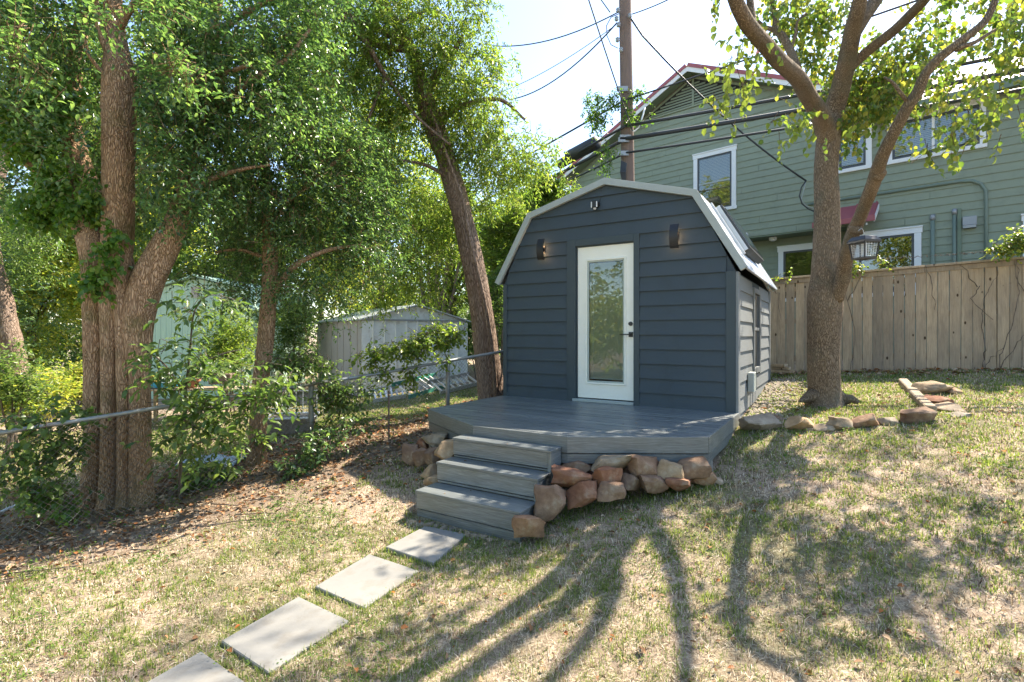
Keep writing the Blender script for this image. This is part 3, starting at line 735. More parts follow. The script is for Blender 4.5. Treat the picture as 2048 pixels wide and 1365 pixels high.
# gable louvre
lv = MB(); z = 6.80+HB
frm = [(-6.68-(PK[1]-6.80-HB)/.485+.18, 6.80+HB), (-6.68+(PK[1]-6.80-HB)/.485-.18, 6.80+HB), (-6.68, PK[1]-.09)]
MB().prism(frm, -.004, .0).build('vent_backing', M['dark'], house)
while z < PK[1]-.14:
    hw = (PK[1]-.09-z)/.485-.18
    if hw > .05:
        V = [(-6.68-hw, -.03, z), (-6.68+hw, -.03, z), (-6.68+hw, -.005, z+.055), (-6.68-hw, -.005, z+.055), (-6.68-hw, -.02, z-.006), (-6.68+hw, -.02, z-.006), (-6.68+hw, .0, z+.05), (-6.68-hw, .0, z+.05)]
        MB().add(V, [(0,1,2,3),(7,6,5,4),(0,4,5,1),(1,5,6,2),(2,6,7,3),(3,7,4,0)]).build('vent_louvre', M['sage'], house)
    z += .085
MB().box((-6.71, -.045, 6.80+HB), (-6.65, -.031, PK[1]-.1)).build('vent_mullion', M['sage'], house)
MB().beam((-6.68-1.85, -.035, 6.83+HB), (-6.68+1.85, -.035, 6.83+HB), .03, .05).build('vent_trim', M['sage'], house)
# roof
OV = .42; s485 = .485
def roofplane(p0, p1, y0, y1, th, mat, nm, par=house):
    """p0, p1 in (x, z), extruded in y"""
    d = Vector((p1[0]-p0[0], 0, p1[1]-p0[1])).normalized(); n = Vector((-d.z, 0, d.x)); n = n if n.z > 0 else -n
    V = []
    for p in (p0, p1):
        for y in (y0, y1):
            for h in (0, th): V.append((p[0]+n.x*h, y, p[1]+n.z*h))
    return MB().add(V, [(0,1,3,2),(4,6,7,5),(0,4,5,1),(2,3,7,6),(0,2,6,4),(1,5,7,3)]).build(nm, mat, par)
pkz = PK[1]+.05
for sgn, xe in ((-1, -11.5), (1, -1.3)):
    ze = pkz-s485*abs(xe-PK[0])
    roofplane((PK[0], pkz), (xe, ze), -OV+.0, 7.5, .05, M['redfaded'], 'roof')
    roofplane((PK[0], pkz-.005), (xe, ze-.005), -OV+.02, -.02, -.03, M['sage_dark'], 'soffit')
    roofplane((PK[0], pkz+.055), (xe, ze+.055), -OV-.055, -OV+.10, .10, M['red'], 'ridge_trim')
    V = []
    for (x, z) in ((PK[0], pkz), (xe, ze)):
        V += [(x, -OV-.03, z+.06), (x, -OV-.005, z+.06), (x, -OV-.005, z-.08), (x, -OV-.03, z-.08)]
    MB().add(V, [(0,1,2,3),(7,6,5,4),(0,4,5,1),(1,5,6,2),(2,6,7,3),(3,7,4,0)]).build('rake_board', M['white'], house)
# right block roof: slopes back from a long eave
def backroof(x0, x1, y0, z0, y1, z1, th, mat, nm):
    V = [(x0, y0, z0), (x1, y0, z0), (x1, y1, z1), (x0, y1, z1), (x0, y0, z0+th), (x1, y0, z0+th), (x1, y1, z1+th), (x0, y1, z1+th)]
    MB().add(V, [(0,3,2,1),(4,5,6,7),(0,1,5,4),(1,2,6,5),(2,3,7,6),(3,0,4,7)]).build(nm, mat, house)
backroof(-2.3, WR+.4, -.45, EZ-.08, 3.6, EZ+1.95, .05, M['redfaded'], 'roof')
x = -2.2
while x < WR+.3:
    backroof(x, x+.03, -.45, EZ-.028, 3.6, EZ+2.002, .028, M['redfaded'], 'roof_seam'); x += .42
MB().box((-2.3, -.44, EZ-.15), (WR+.4, -.0, EZ-.10)).build('soffit', M['sage_dark'], house)
MB().box((-2.3, -.475, EZ-.20), (WR+.4, -.452, EZ-.03)).build('fascia_board', M['sage_dark'], house)
# left low roof seen past the pole
backroof(-16.5, -11.5, -.9, 4.55+HB, 1.2, 5.4+HB, .06, M['redfaded'], 'roof')
MB().box((-16.4, .6, 0), (-11.25, .9, 4.6+HB)).build('wing_wall', M['sage'], house)
def window(x0, x1, z0, z1, kind='hung', y=0, tw=.12, head=.03):
    y -= .014
    wn = empty('window', (0,0,0)); wn.parent = house
    f = MB(); f.box((x0, y-.045, z0+.09), (x0+tw, y-.008, z1-tw)); f.box((x1-tw, y-.045, z0+.09), (x1, y-.008, z1-tw))
    f.box((x0-.02, y-.05, z1-tw), (x1+.02, y-.008, z1)); f.box((x0-.03, y-.07, z1), (x1+.03, y-.008, z1+head)); f.box((x0-.02, y-.06, z0), (x1+.02, y-.008, z0+.09))
    f.build('frame', M['white'], wn, bevel=.003)
    a, b, c, d = x0+tw, x1-tw, z0+.09, z1-tw; sw = .05
    mat = M['charcoal']
    s = MB(); s.box((a, y-.032, c), (a+sw, y-.01, d)); s.box((b-sw, y-.032, c), (b, y-.01, d)); s.box((a+sw, y-.032, c), (b-sw, y-.01, c+sw)); s.box((a+sw, y-.032, d-sw), (b-sw, y-.01, d))
    s.build('sash', mat, wn)
    if kind == 'hung': MB().box((a+sw, y-.034, (c+d)/2-.022), (b-sw, y-.011, (c+d)/2+.022)).build('meeting_rail', M['fascia'], wn)
    if kind == 'slide': MB().box(((a+b)/2-.04, y-.036, c+sw), ((a+b)/2+.01, y-.011, d-sw)).build('mullion', M['white'], wn)
    if kind == 'pair': MB().box(((a+b)/2-.04, y-.036, c+sw), ((a+b)/2+.01, y-.011, d-sw)).build('mullion', M['charcoal'], wn)
    MB().box((a+sw, y-.020, c+sw), (b-sw, y-.017, d-sw)).build('pane', M['glass'], wn)
    if kind != 'dark':
        m_ = MB(); z = c+sw+.02
        while z < d-sw:
            V = [(a+sw, y-.0165, z), (b-sw, y-.0165, z), (b-sw, y-.0125, z+.033), (a+sw, y-.0125, z+.033)]; m_.add(V, [(0,1,2,3)]); z += .042
        m_.build('blinds', M['blind'], wn, kind='stuff', fixn=False)
    MB().box((a+sw, y-.0115, c+sw), (b-sw, y-.0105, d-sw)).build('backing', M['dark'], wn)
window(-6.66, -5.42, 3.55+HB, 5.36+HB-.03)
window(-3.03, -2.23, 4.0+HB, 5.05+HB)
window(-1.93, -.2, 4.0+HB, 5.05+HB, 'slide', tw=.10)
window(-2.62, -1.29, .9+HB, 2.45+HB, 'dark', tw=.13)
window(-4.5, -3.2, .9+HB, 2.42+HB, 'dark', y=RC, tw=.13)
window(.36, 1.6, .9+HB, 2.45+HB, 'dark')
window(-10.2, -9.3, 3.6+HB, 5.0+HB)
window(-14.2, -12.4, 2.6+HB, 4.3+HB, 'dark', y=.6)
# awning
aw = empty('awning', (0,0,0)); aw.parent = house; aw['label'] = 'small red metal awning over the lower window'
V = [(-3.35, -.0, 3.17+HB), (-2.10, -.0, 3.17+HB), (-2.10, -.62, 2.74+HB), (-3.35, -.62, 2.74+HB)]
V += [(p[0], p[1], p[2]-.03) for p in V]
MB().add(V, [(0,1,2,3),(7,6,5,4),(0,4,5,1),(1,5,6,2),(2,6,7,3),(3,7,4,0)]).build('roof_sheet', M['red'], aw)
for i in range(4):
    xx = -3.33+i*.4; MB().beam((xx, -.01, 3.185+HB), (xx, -.62, 2.757+HB), .025, .02).build('seam', M['red'], aw)
MB().box((-3.37, -.645, 2.62+HB), (-2.08, -.622, 2.755+HB)).build('gutter', M['red'], aw, bevel=.004)
V = [(-2.085, 0, 3.13+HB), (-2.085, -.62, 2.70+HB), (-2.085, -.62, 2.60+HB), (-2.085, 0, 3.0+HB)]; V += [(-2.105, p[1], p[2]) for p in V]
MB().add(V, [(0,1,2,3),(7,6,5,4),(0,4,5,1),(1,5,6,2),(2,6,7,3),(3,7,4,0)]).build('side_board', M['white'], aw)
for xx in (-2.25, -2.32): MB().tube([(xx, -.58, 2.6+HB), (xx, -.58, 2.55+HB)], .018, 8).build('spotlight', M['white'], aw)
# conduits and fittings on the wall
def pipe(pts, r, nm='conduit', mat='conduit'): return MB().tube(pts, r, 10).build(nm, M[mat], house, smooth=True)
pipe([(-3.6, -.04, 3.35+HB), (-.62, -.04, 3.35+HB), (-.42, -.04, 3.32+HB), (-.28, -.04, 3.23+HB), (-.21, -.04, 3.08+HB), (-.2, -.04, 2.9+HB), (-.2, -.04, .8)], .034)
pipe([(-1.09, -.045, .8), (-1.09, -.045, 2.67+HB)], .042, 'vent_pipe'); pipe([(-.716, -.045, .8), (-.716, -.045, 2.73+HB)], .036, 'vent_pipe')
pipe([(-1.09, -.045, 2.57+HB), (-1.09, -.045, 2.69+HB)], .052, 'pipe_cap', 'galv_dull'); pipe([(-.716, -.045, 2.64+HB), (-.716, -.045, 2.76+HB)], .046, 'pipe_cap', 'galv_dull')
MB().box((-.665, -.06, .8), (-.60, -.012, 2.76+HB)).build('batten', M['sage_dark'], house)
vb = MB(); vb.box((-.58, -.14, 2.36+HB), (-.345, -.012, 2.55+HB)); vb.build('dryer_vent', M['galv_dull'], house, bevel=.01)
MB().box((-.57, -.155, 2.30+HB), (-.355, -.02, 2.357+HB)).build('vent_flap', M['galv_dull'], house)
MB().tube([(-4.55, .3, UB-.045), (-4.55, .3, UB-.12), (-4.55, .3, UB-.14)], [.10, .09, .05], 14).build('porch_light', M['white'], house)
MB().box((-5.22, -.12, UB+.02), (-5.1, -.012, UB+.11)).build('floodlight', M['white'], house, bevel=.01)
MB().tube([(-4.8, .9, 7.9+HB), (-4.8, .9, 8.15+HB), (-4.86, .9, 8.28+HB), (-5.0, .9, 8.32+HB), (-5.13, .9, 8.27+HB), (-5.17, .9, 8.15+HB)], .05, 10).build('roof_vent_pipe', M['redfaded'], house, smooth=True)

# ------------------------------------------------------------------ utility pole and wires
PY = 12.3
pb = at(1255, 669, PY)
pole = empty('utility_pole', (pb[0], pb[1], gz1(pb[0], pb[1])), 0, 'tall brown wooden utility pole behind the blue shed', 'utility pole')
ptop = at(1246, -260, PY); pbase = at(1262, 760, PY); pbase[2] = gz1(pb[0], pb[1])
pts = [pbase+(ptop-pbase)*t for t in np.linspace(0, 1, 16)]
MB().tube([Vector(p)-pole.location for p in pts], [.165-.03*t for t in np.linspace(0, 1, 16)], 20).build('pole', M['pole'], pole, smooth=True)
def plv(px, py, dy=-.2): return Vector(at(px, py, PY+dy))-pole.location
for (x, y) in ((1236, 21), (1233, 38), (1237, 50), (1235, 80), (1242, 100), (1260, 32)):
    m_ = MB(); c = plv(x, y)
    m_.tube([c+Vector((0,0,-.05)), c+Vector((0,0,-.02)), c+Vector((0,0,.0)), c+Vector((0,0,.03)), c+Vector((0,0,.05))], [.03,.05,.03,.05,.03], 10)
    m_.build('insulator', M['galv_dull'], pole, smooth=True)
for (x, y) in ((1247, 178), (1250, 280), (1249, 307), (1253, 275)): MB().box(plv(x-13, y+4, -.22), plv(x+8, y-4, -.18)).build('bracket', M['galv_dull'], pole)
cb = MB()
for i in range(6): cb.tube([plv(1243+i*2, 322+i, -.24), plv(1241+i*2, 345, -.27), plv(1246+i, 368, -.22)], .012, 5)
cb.build('cable_coil', M['cable'], pole)
dirL = Vector((-.544, .839, 0)); dirR = Vector((.877, -.48, 0)); dirH = Vector((.728, -.686, 0))
def wire(p, q, sag, r, label, nm='overhead_wire', mat='cable', n=14, grp=None, pts=None):
    if pts is None:
        pts = []
        for i in range(n+1):
            t = i/n; c = Vector(p)*(1-t)+Vector(q)*t; c.z -= sag*4*t*(1-t); pts.append(c)
    base = Vector(pts[0]); pts = [Vector(c)-base for c in pts]
    o = MB().tube(pts, r, 6).build(nm, M[mat], None, smooth=True); o.location = base
    return setp(o, label, 'cable', grp)
for (y, r, lb) in ((252, .036, 'upper thick black cable'), (278, .048, 'middle thick black cable bundle'), (306, .026, 'lower thinner black cable')):
    p = Vector(at(1252, y, PY-.2))
    wire(p, p+dirR*13+Vector((0,0,.1)), .12, r, lb+' from the pole to the right across the green house', grp='cables strung from the utility pole')
    wire(p, p+dirL*13+Vector((0,0,-.25)), .18, r*.9, lb+' from the pole down left behind the trees', grp='cables strung from the utility pole')
p = Vector(at(1247, 202, PY-.2))
wire(p, p+dirH*10, .05, .018, 'topmost straight cable from the pole towards the right', grp='cables strung from the utility pole')
wire(p, p+dirL*14+Vector((0,0,-.2)), .1, .026, 'black cable leaving the pole to the left above the thick ones', grp='cables strung from the utility pole')
p = Vector(at(1260, 30, PY-.1)); wire(p, at(1340, -2, 11.0), .02, .012, 'thin wire from the pole rising out of the top of the photo')
p = Vector(at(1236, 25, PY-.2)); wire(p, at(985, 92, 15), .25, .016, 'twisted wire from the pole top to the upper left')
p = Vector(at(1234, 46, PY-.2)); wire(p, at(1018, 200, 16), .35, .018, 'slack double wire from the pole falling to the left')
wire(Vector(at(1232, 50, PY-.2)), at(1000, 185, 16.5), .15, .010, 'thinnest wire from the pole falling to the left')
wire(at(1168, -30, 10.5), at(1265, 262, PY-.3), .05, .014, 'steel wire crossing in front of the pole from the top left')
wire(Vector(at(1220, 25, PY-.3)), at(1195, -10, 11.6), .0, .012, 'short wire from the top insulator out of the top of the photo')
hp = HO+he*(-3.75)+hn*(-.1); hp.z = EYE+ (669-352)/FPX*hp.y
q = [Vector(at(1262, 38, PY-.2)), Vector(at(1285, 72, 12.3))]
for t in np.linspace(.12, 1, 12):
    c = Vector(at(1285, 72, 12.3))*(1-t)+Vector(at(1612, 362, 13.3))*t; c.z -= .22*4*t*(1-t); q.append(c)
wire(None, None, 0, .022, 'service drop cable from the pole to the wall of the green house', pts=q)
loop = [Vector(at(*p_, 13.2)) for p_ in ((1612,362),(1603,375),(1599,392),(1604,408),(1616,418),(1630,424))]
wire(None, None, 0, .016, 'loop of grey wires where the service cable meets the green house', nm='wire_loop', pts=loop)
loop = [Vector(at(*p_, 13.22)) for p_ in ((1612,362),(1608,378),(1602,400),(1612,412),(1640,422))]
wire(None, None, 0, .012, 'thinner loop of grey wires beside the service cable', nm='wire_loop', mat='fascia', pts=loop)
lp = [Vector(at(*p_, PY-.25)) for p_ in ((1238,28),(1222,35),(1213,52),(1214,72),(1222,90),(1236,97))]
wire(None, None, 0, .010, 'black jumper wire looping left of the pole', nm='wire_loop', pts=lp)
lp = [Vector(at(*p_, PY-.25)) for p_ in ((1290,216),(1283,240),(1277,256),(1268,264),(1262,258))]
wire(None, None, 0, .018, 'white cable loop hanging at the right of the pole', nm='wire_loop', mat='white', pts=lp)
# splice enclosure
A = Vector(at(1118, 330, 14.2)); B = Vector(at(1196, 287, 13.2)); d = (B-A).normalized()
sp = empty('splice_enclosure', A, 0, 'thick black cylindrical splice case hanging on the cables left of the pole', 'splice case')
MB().tube([Vector((0,0,0)), d*.02, (B-A)*.30], [.10, .13, .13], 14).build('end_case', M['cable'], sp, smooth=True)
MB().tube([(B-A)*.25+Vector((0,0,.06)), (B-A)*.27+Vector((0,0,.06)), (B-A)*.97+Vector((0,0,.04)), (B-A)*1.0+Vector((0,0,.04))], [.12, .17, .17, .12], 16).build('case', M['cable'], sp, smooth=True)

# ------------------------------------------------------------------ chain link fence
def fl(a):                                        # fence line: a=0 at the big tree, a=1 at the shed
    x = -3.79+3.64*a; y = 5.0+3.0*a; zt = -.77+.5*a+.06*a*(1-a)*-1
    return Vector((x, y, EYE+zt))
clf = empty('chain_link_fence', (fl(0).x, fl(0).y, gz1(fl(0).x, fl(0).y)), 0, 'rusting chain link fence with steel top rail running left from the shed', 'fence')
B0 = clf.location
a0, a1 = -.62, 1.34; Lf = (fl(1)-fl(0)).length
rail = [fl(a)-B0+Vector((0, 0, .006*math.sin(a*9))) for a in np.linspace(a0, a1, 40)]
MB().tube(rail, .021, 10).build('top_rail', M['rail'], clf, smooth=True)
for a in (-.42, .385, .79, 1.18):
    p = fl(a); g = gz1(p.x, p.y); MB().tube([(p.x-B0.x, p.y-B0.y+.03, g-B0.z-.05), (p.x-B0.x, p.y-B0.y+.03, p.z-B0.z+.02), (p.x-B0.x, p.y-B0.y+.03, p.z-B0.z+.045)], [.03, .03, .012], 12).build('post', M['rail'], clf, smooth=True)
for a in (.60,):
    p = fl(a); g = gz1(p.x, p.y); MB().tube([(p.x-B0.x, p.y-B0.y-.02, g-B0.z-.05), (p.x-B0.x, p.y-B0.y-.02, p.z-B0.z-.25)], .012, 6).build('stake', M['pole'], clf)
def fbot(a):
    p = fl(a); return gz1(p.x, p.y)+.01
Vc = []; Fc = []
dv = (fl(1)-fl(0)); dvh = Vector((dv.x, dv.y, 0)).normalized()
grid_a = np.linspace(a0, a1, 60); bots = np.array([fbot(a) for a in grid_a]); tops = np.array([fl(a).z-.01 for a in grid_a])
sp_ = .058
def P3(a, v):
    p = fl(a); b = np.interp(a, grid_a, bots); t = p.z-.012
    bul = .02*math.sin(a*23)+.015*math.sin(a*51)
    return Vector((p.x-dvh.y*bul*(1-v)*1.5, p.y+dvh.x*bul*(1-v)*1.5, b+(t-b)*v))
ns = int((a1-a0)*Lf/sp_); H_ = 1.0; da = sp_/Lf
for fam in (1, -1):
    for k in range(-20, ns+20):
        a_s = a0+k*da; nseg = 6; pts_ = []
        for j in range(nseg+1):
            v = j/nseg; a_ = a_s+fam*v*(H_/sp_)*da
            if a0 <= a_ <= a1: pts_.append(P3(a_, v)+Vector((0,0,0))-B0+Vector((dvh.y, -dvh.x, 0))*(.003*fam))
        if len(pts_) < 2: continue
        b = len(Vc)
        for j, p in enumerate(pts_):
            for th in (0, 2.09, 4.19): Vc.append(p+Vector((math.cos(th)*.0018*dvh.x, math.cos(th)*.0018*dvh.y, math.sin(th)*.0018)))
        for j in range(len(pts_)-1):
            for q_ in range(3): Fc.append((b+j*3+q_, b+j*3+(q_+1) % 3, b+(j+1)*3+(q_+1) % 3, b+(j+1)*3+q_))
link('wire_mesh', mesh_arr('wire_mesh', [tuple(v) for v in Vc], Fc), M['wire'], clf, kind='stuff')
pp = empty('steel_pipe', tuple(hit(0, 1034)), 0, 'pale steel pipe lying on the ground at the left edge of the photo', 'pipe')
MB().tube([Vector(hit(-40, 1052))+Vector((0,0,.04))-pp.location, Vector(hit(30, 1020))+Vector((0,0,.04))-pp.location, Vector(hit(62, 1012))+Vector((0,0,.04))-pp.location], .018, 8).build('tube', M['galv'], pp, smooth=True)
#@@PART2@@
# ------------------------------------------------------------------ branches and leaves
def resample(pts, rad, step):
    pts = [np.array(p, float) for p in pts]; P = [2*pts[0]-pts[1]]+pts+[2*pts[-1]-pts[-2]]; rad = list(rad); Rr = [rad[0]]+rad+[rad[-1]]
    op = []; orr = []
    for i in range(1, len(P)-2):
        n = max(2, int(np.linalg.norm(P[i+1]-P[i])/step))
        for k in range(n):
            t = k/n; t2 = t*t; t3 = t2*t
            f = lambda a, b, c, d: .5*((2*b)+(-a+c)*t+(2*a-5*b+4*c-d)*t2+(-a+3*b-3*c+d)*t3)
            op.append(f(P[i-1], P[i], P[i+1], P[i+2])); orr.append(f(Rr[i-1], Rr[i], Rr[i+1], Rr[i+2]))
    op.append(pts[-1]); orr.append(rad[-1]); return np.array(op), np.maximum(np.array(orr), .003)
def limb(mb, pts, rad, n=20, step=.07, rough=.05, seed=0, flute=0):
    P, Rd = resample(pts, rad, step); m = len(P)
    D = np.gradient(P, axis=0); D /= np.linalg.norm(D, axis=1)[:, None]
    side = np.cross(D[0], [0.3, .9, .1]); side /= np.linalg.norm(side); V = []
    th = np.arange(n)*2*np.pi/n; L = np.concatenate([[0], np.cumsum(np.linalg.norm(np.diff(P, axis=0), axis=1))])
    for i in range(m):
        side = side-D[i]*(side@D[i]); side /= np.linalg.norm(side); up = np.cross(D[i], side)
        nz = (vn(np.cos(th)*1.3+seed*7.7, np.sin(th)*1.3+L[i]*1.2+seed*3, .45, 5)-.5)*2*rough+(vn(np.cos(th)*3+seed, np.sin(th)*3+L[i]*5, .5, 6)-.5)*rough*.8
        if flute: nz = nz+flute*np.sin(th*5+seed+L[i]*.4)
        r = Rd[i]*(1+nz)
        V += [tuple(P[i]+side*math.cos(t)*q+up*math.sin(t)*q) for t, q in zip(th, r)]
    F = []
    for i in range(m-1):
        for k in range(n):
            a = i*n+k; b = i*n+(k+1) % n; F.append((a, b, b+n, a+n))
    F.append(tuple(reversed(range(n)))); F.append(tuple(range((m-1)*n, m*n)))
    mb.add(V, F)
def pxlimb(mb, base, spec, **kw):
    """spec: (px, py, Y, width in px)"""
    pts = [at(a, b, c)-np.array(base) for a, b, c, d in spec]; rad = [d*c/FPX/2 for a, b, c, d in spec]
    limb(mb, pts, rad, **kw)

def leaf_arrays(P, D, Nn, L, Wd, shape='diamond', fold=.25):
    D = D/np.linalg.norm(D, axis=1)[:, None]; S_ = np.cross(D, Nn); S_ /= np.linalg.norm(S_, axis=1)[:, None]+1e-9; Nn = np.cross(S_, D)
    L = L[:, None]; Wd = Wd[:, None]; n = len(P)
    if shape == 'diamond':
        V = np.stack([P, P+D*L*.45+S_*Wd*.5+Nn*Wd*fold, P+D*L-Nn*L*.12, P+D*L*.45-S_*Wd*.5+Nn*Wd*fold], 1).reshape(-1, 3)
        b = np.arange(n)[:, None]*4
        F = np.concatenate([b+np.array([[0, 1, 2]]), b+np.array([[0, 2, 3]])], 0)
        return V, F
    V = np.stack([P, P+D*L*.22+S_*Wd*.42+Nn*Wd*fold*.8, P+D*L*.62+S_*Wd*.46+Nn*Wd*fold*.7, P+D*L-Nn*L*.14, P+D*L*.62-S_*Wd*.46+Nn*Wd*fold*.7, P+D*L*.22-S_*Wd*.42+Nn*Wd*fold*.8, P+D*L*.5], 1).reshape(-1, 3)
    b = np.arange(n)[:, None]*7
    F = np.concatenate([b+np.array([[a_, b_, 6]]) for a_, b_ in ((0,1),(1,2),(2,3),(3,4),(4,5),(5,0))], 0)
    return V, F

def clumps_px(lst):
    out = []
    for (px, py, Y, rx, ry, rd) in lst:
        c = at(px, py, Y); out.append((*c, rx*Y/FPX, rd, ry*Y/FPX))
    return np.array(out)
def gen_leaves(clumps, ntwig, tl, k, L, droop=.3, sub=.22, nsub=40, seed=1, jitter=.35, leafdroop=.3, dens=None, zmin=None, avoid=None):
    r = np.random.default_rng(seed); cl = np.asarray(clumps, float); vol = cl[:,3]*cl[:,4]*cl[:,5]; vol = vol**.8
    if dens is not None: vol = vol*np.array(dens)
    p = vol/vol.sum(); ns = nsub*len(cl); ci = r.choice(len(cl), ns, p=p)
    d = r.normal(size=(ns, 3)); d /= np.linalg.norm(d, axis=1)[:, None]; u = r.random(ns)**.45
    sc = cl[ci, :3]+d*u[:, None]*cl[ci, 3:6]
    si = r.integers(0, ns, ntwig); tb = sc[si]+r.normal(size=(ntwig, 3))*sub
    td = (sc[si]-cl[ci[si], :3])*.8+r.normal(size=(ntwig, 3))*.45; td[:, 2] -= droop*.6; td /= np.linalg.norm(td, axis=1)[:, None]
    tlen = tl*r.uniform(.6, 1.3, ntwig)
    j = (np.arange(k)+.6)/k; J = np.tile(j, ntwig); T = np.repeat(np.arange(ntwig), k); sgn = np.tile(np.where(np.arange(k) % 2 == 0, 1., -1.), ntwig)
    P = tb[T]+td[T]*(tlen[T]*J)[:, None]; P[:, 2] -= droop*.35*tlen[T]*J**2
    up = np.array([0, 0, 1.])+r.normal(size=(len(T), 3))*jitter
    S_ = np.cross(td[T], up); S_ /= np.linalg.norm(S_, axis=1)[:, None]+1e-9
    Dd = td[T]*.55+S_*sgn[:, None]*.9+r.normal(size=(len(T), 3))*.25; Dd[:, 2] -= leafdroop
    Nn = up+r.normal(size=(len(T), 3))*.25
    Ls = L*r.uniform(.65, 1.25, len(T))
    if avoid is not None:
        qx = 1024+P[:, 0]/P[:, 1]*FPX; keep = ~((qx > avoid[0]) & (qx < avoid[1]) & (P[:, 1] < avoid[2])); P, Dd, Nn, Ls = P[keep], Dd[keep], Nn[keep], Ls[keep]
    if zmin is not None:
        keep = P[:, 2] > gz(P[:, 0], P[:, 1])+zmin; P, Dd, Nn, Ls = P[keep], Dd[keep], Nn[keep], Ls[keep]
    return P, Dd, Nn, Ls, (tb, td, tlen)
def twig_mesh(tw, every=1, r0=.004):
    tb, td, tl = (a[::every] for a in tw); n = len(tb)
    o = np.cross(td, [0, 0, 1.]); o /= np.linalg.norm(o, axis=1)[:, None]+1e-9; q = np.cross(td, o)
    b0 = tb-td*(tl*.35)[:, None]; e = tb+td*tl[:, None]; e[:, 2] -= .05*tl
    V = np.stack([b0+o*r0, b0-o*r0*.5+q*r0*.8, b0-o*r0*.5-q*r0*.8, e], 1).reshape(-1, 3); b = np.arange(n)[:, None]*4
    F = np.concatenate([b+np.array([[0,1,3]]), b+np.array([[1,2,3]]), b+np.array([[2,0,3]])], 0); return V, F
_leafproto = {}
def foliage(name, parent, mat, clumps, ntwig, tl, k, L, wr, shape='diamond', singles=0, twigs=0, bark='bark_far', kind='stuff', cat=None, label=None, **kw):
    P, D, Nn, Ls, tw = gen_leaves(clumps, ntwig, tl, k, L, **kw)
    base = np.array(parent.location) if parent else np.array(P.mean(0))
    sel = np.zeros(len(P), bool)
    if singles:
        # the leaves that show largest: nearest to the viewer's side, in the frame
        inf = (np.abs(P[:,0]/P[:,1]) < .98) & (P[:,2]-EYE < .64*P[:,1]) & (P[:,1] > .5)
        dist = np.linalg.norm(P-np.array([0,0,EYE]), axis=1)/Ls; dist[~inf] = 1e9
        sel[np.argsort(dist)[:singles]] = True
    V, F = leaf_arrays(P[~sel]-base, D[~sel], Nn[~sel], Ls[~sel], Ls[~sel]*wr, shape)
    o = link(name, mesh_arr(name, V, F), M[mat], parent, kind=kind)
    if parent is None: o.location = base
    if singles:
        key = (shape, wr, mat)
        if key not in _leafproto:
            Vp, Fp = leaf_arrays(np.zeros((1,3)), np.array([[0.,1,0]]), np.array([[0.,0,1]]), np.array([1.]), np.array([wr]), shape)
            me = mesh_arr('leaf', Vp, Fp); me.materials.append(M[mat]); _leafproto[key] = me
        me = _leafproto[key]
        for p, d, n_, l in zip(P[sel], D[sel], Nn[sel], Ls[sel]):
            y = Vector(d).normalized(); x = y.cross(Vector(n_)).normalized(); z = x.cross(y)
            lo = bpy.data.objects.new('leaf', me); C.objects.link(lo); lo.parent = parent
            lo.matrix_basis = Matrix.Translation(Vector(p-base)) @ Matrix((x, y, z)).transposed().to_4x4() @ Matrix.Scale(float(l), 4)
    if twigs:
        V, F = twig_mesh(tw, twigs); link('twigs', mesh_arr('twigs', V-base, F), M[bark], parent if parent else None, kind='stuff')
    return o

# ------------------------------------------------------------------ pear tree on the right
b = at(1648, 808, 6.75); b[2] = gz1(b[0], b[1])
pear = empty('pear_tree', b, 0, 'leaning multi stemmed tree with grey bark and yellow green leaves on the right lawn', 'tree')
m_ = MB()
pxlimb(m_, b, [(1650,832,6.72,88),(1649,812,6.74,72),(1648,785,6.75,60),(1647,720,6.75,56),(1648,660,6.75,58),(1649,620,6.75,62),(1649,590,6.75,61),(1650,550,6.75,51),(1653,480,6.75,48),(1653,400,6.75,45),(1652,345,6.75,42),(1655,300,6.75,42),(1658,255,6.75,42),(1662,225,6.78,33)], n=30, rough=.045, seed=1, step=.06)
tr = m_.build('trunk', M['bark_pear'], pear, smooth=True)
L1 = [(1656,290,6.75,36),(1644,240,6.55,35),(1618,195,6.0,32),(1598,160,5.35,31),(1560,125,4.87,31),(1530,90,4.52,30),(1500,55,4.25,29),(1482,25,4.1,28),(1468,-10,4.0,27),(1450,-90,3.9,24),(1435,-200,3.85,20),(1420,-340,3.8,15),(1400,-520,3.8,8)]
L2 = [(1657,290,6.78,38),(1668,225,6.75,36),(1684,165,6.55,34),(1696,110,6.3,32),(1706,60,6.1,31),(1716,20,5.9,28),(1722,-30,5.75,25),(1720,-120,5.5,23),(1730,-260,5.2,19),(1750,-450,5.0,13),(1770,-640,4.9,6)]
L2b = [(1704,75,6.15,26),(1728,35,6.1,26),(1752,0,6.1,25),(1785,-60,6.1,22),(1825,-150,6.0,19),(1860,-260,6.0,16),(1910,-420,5.9,11),(1950,-600,5.9,6)]
L3 = [(1697,140,6.4,18),(1716,120,6.35,19),(1745,95,6.2,19),(1790,60,5.85,19),(1830,20,5.45,19),(1855,-8,5.2,18),(1900,-80,4.9,16),(1940,-190,4.7,12),(1980,-330,4.6,7)]
L4 = [(1672,600,6.62,26),(1684,560,6.5,28),(1690,525,6.37,27),(1701,480,6.15,25),(1722,430,5.85,24),(1742,380,5.52,25),(1752,350,5.38,24),(1766,310,5.2,23),(1790,262,5.02,22),(1815,215,4.87,21),(1835,185,4.78,21),(1850,150,4.7,18),(1875,120,4.62,18),(1910,92,4.55,17),(1945,65,4.5,16),(1968,45,4.47,14),(1985,15,4.45,12),(2010,-60,4.4,9)]
L5 = [(1616,192,6.1,15),(1600,150,6.4,15),(1582,105,6.6,15),(1565,72,6.7,14),(1550,60,6.75,13),(1552,35,6.8,12),(1540,-20,6.9,9)]
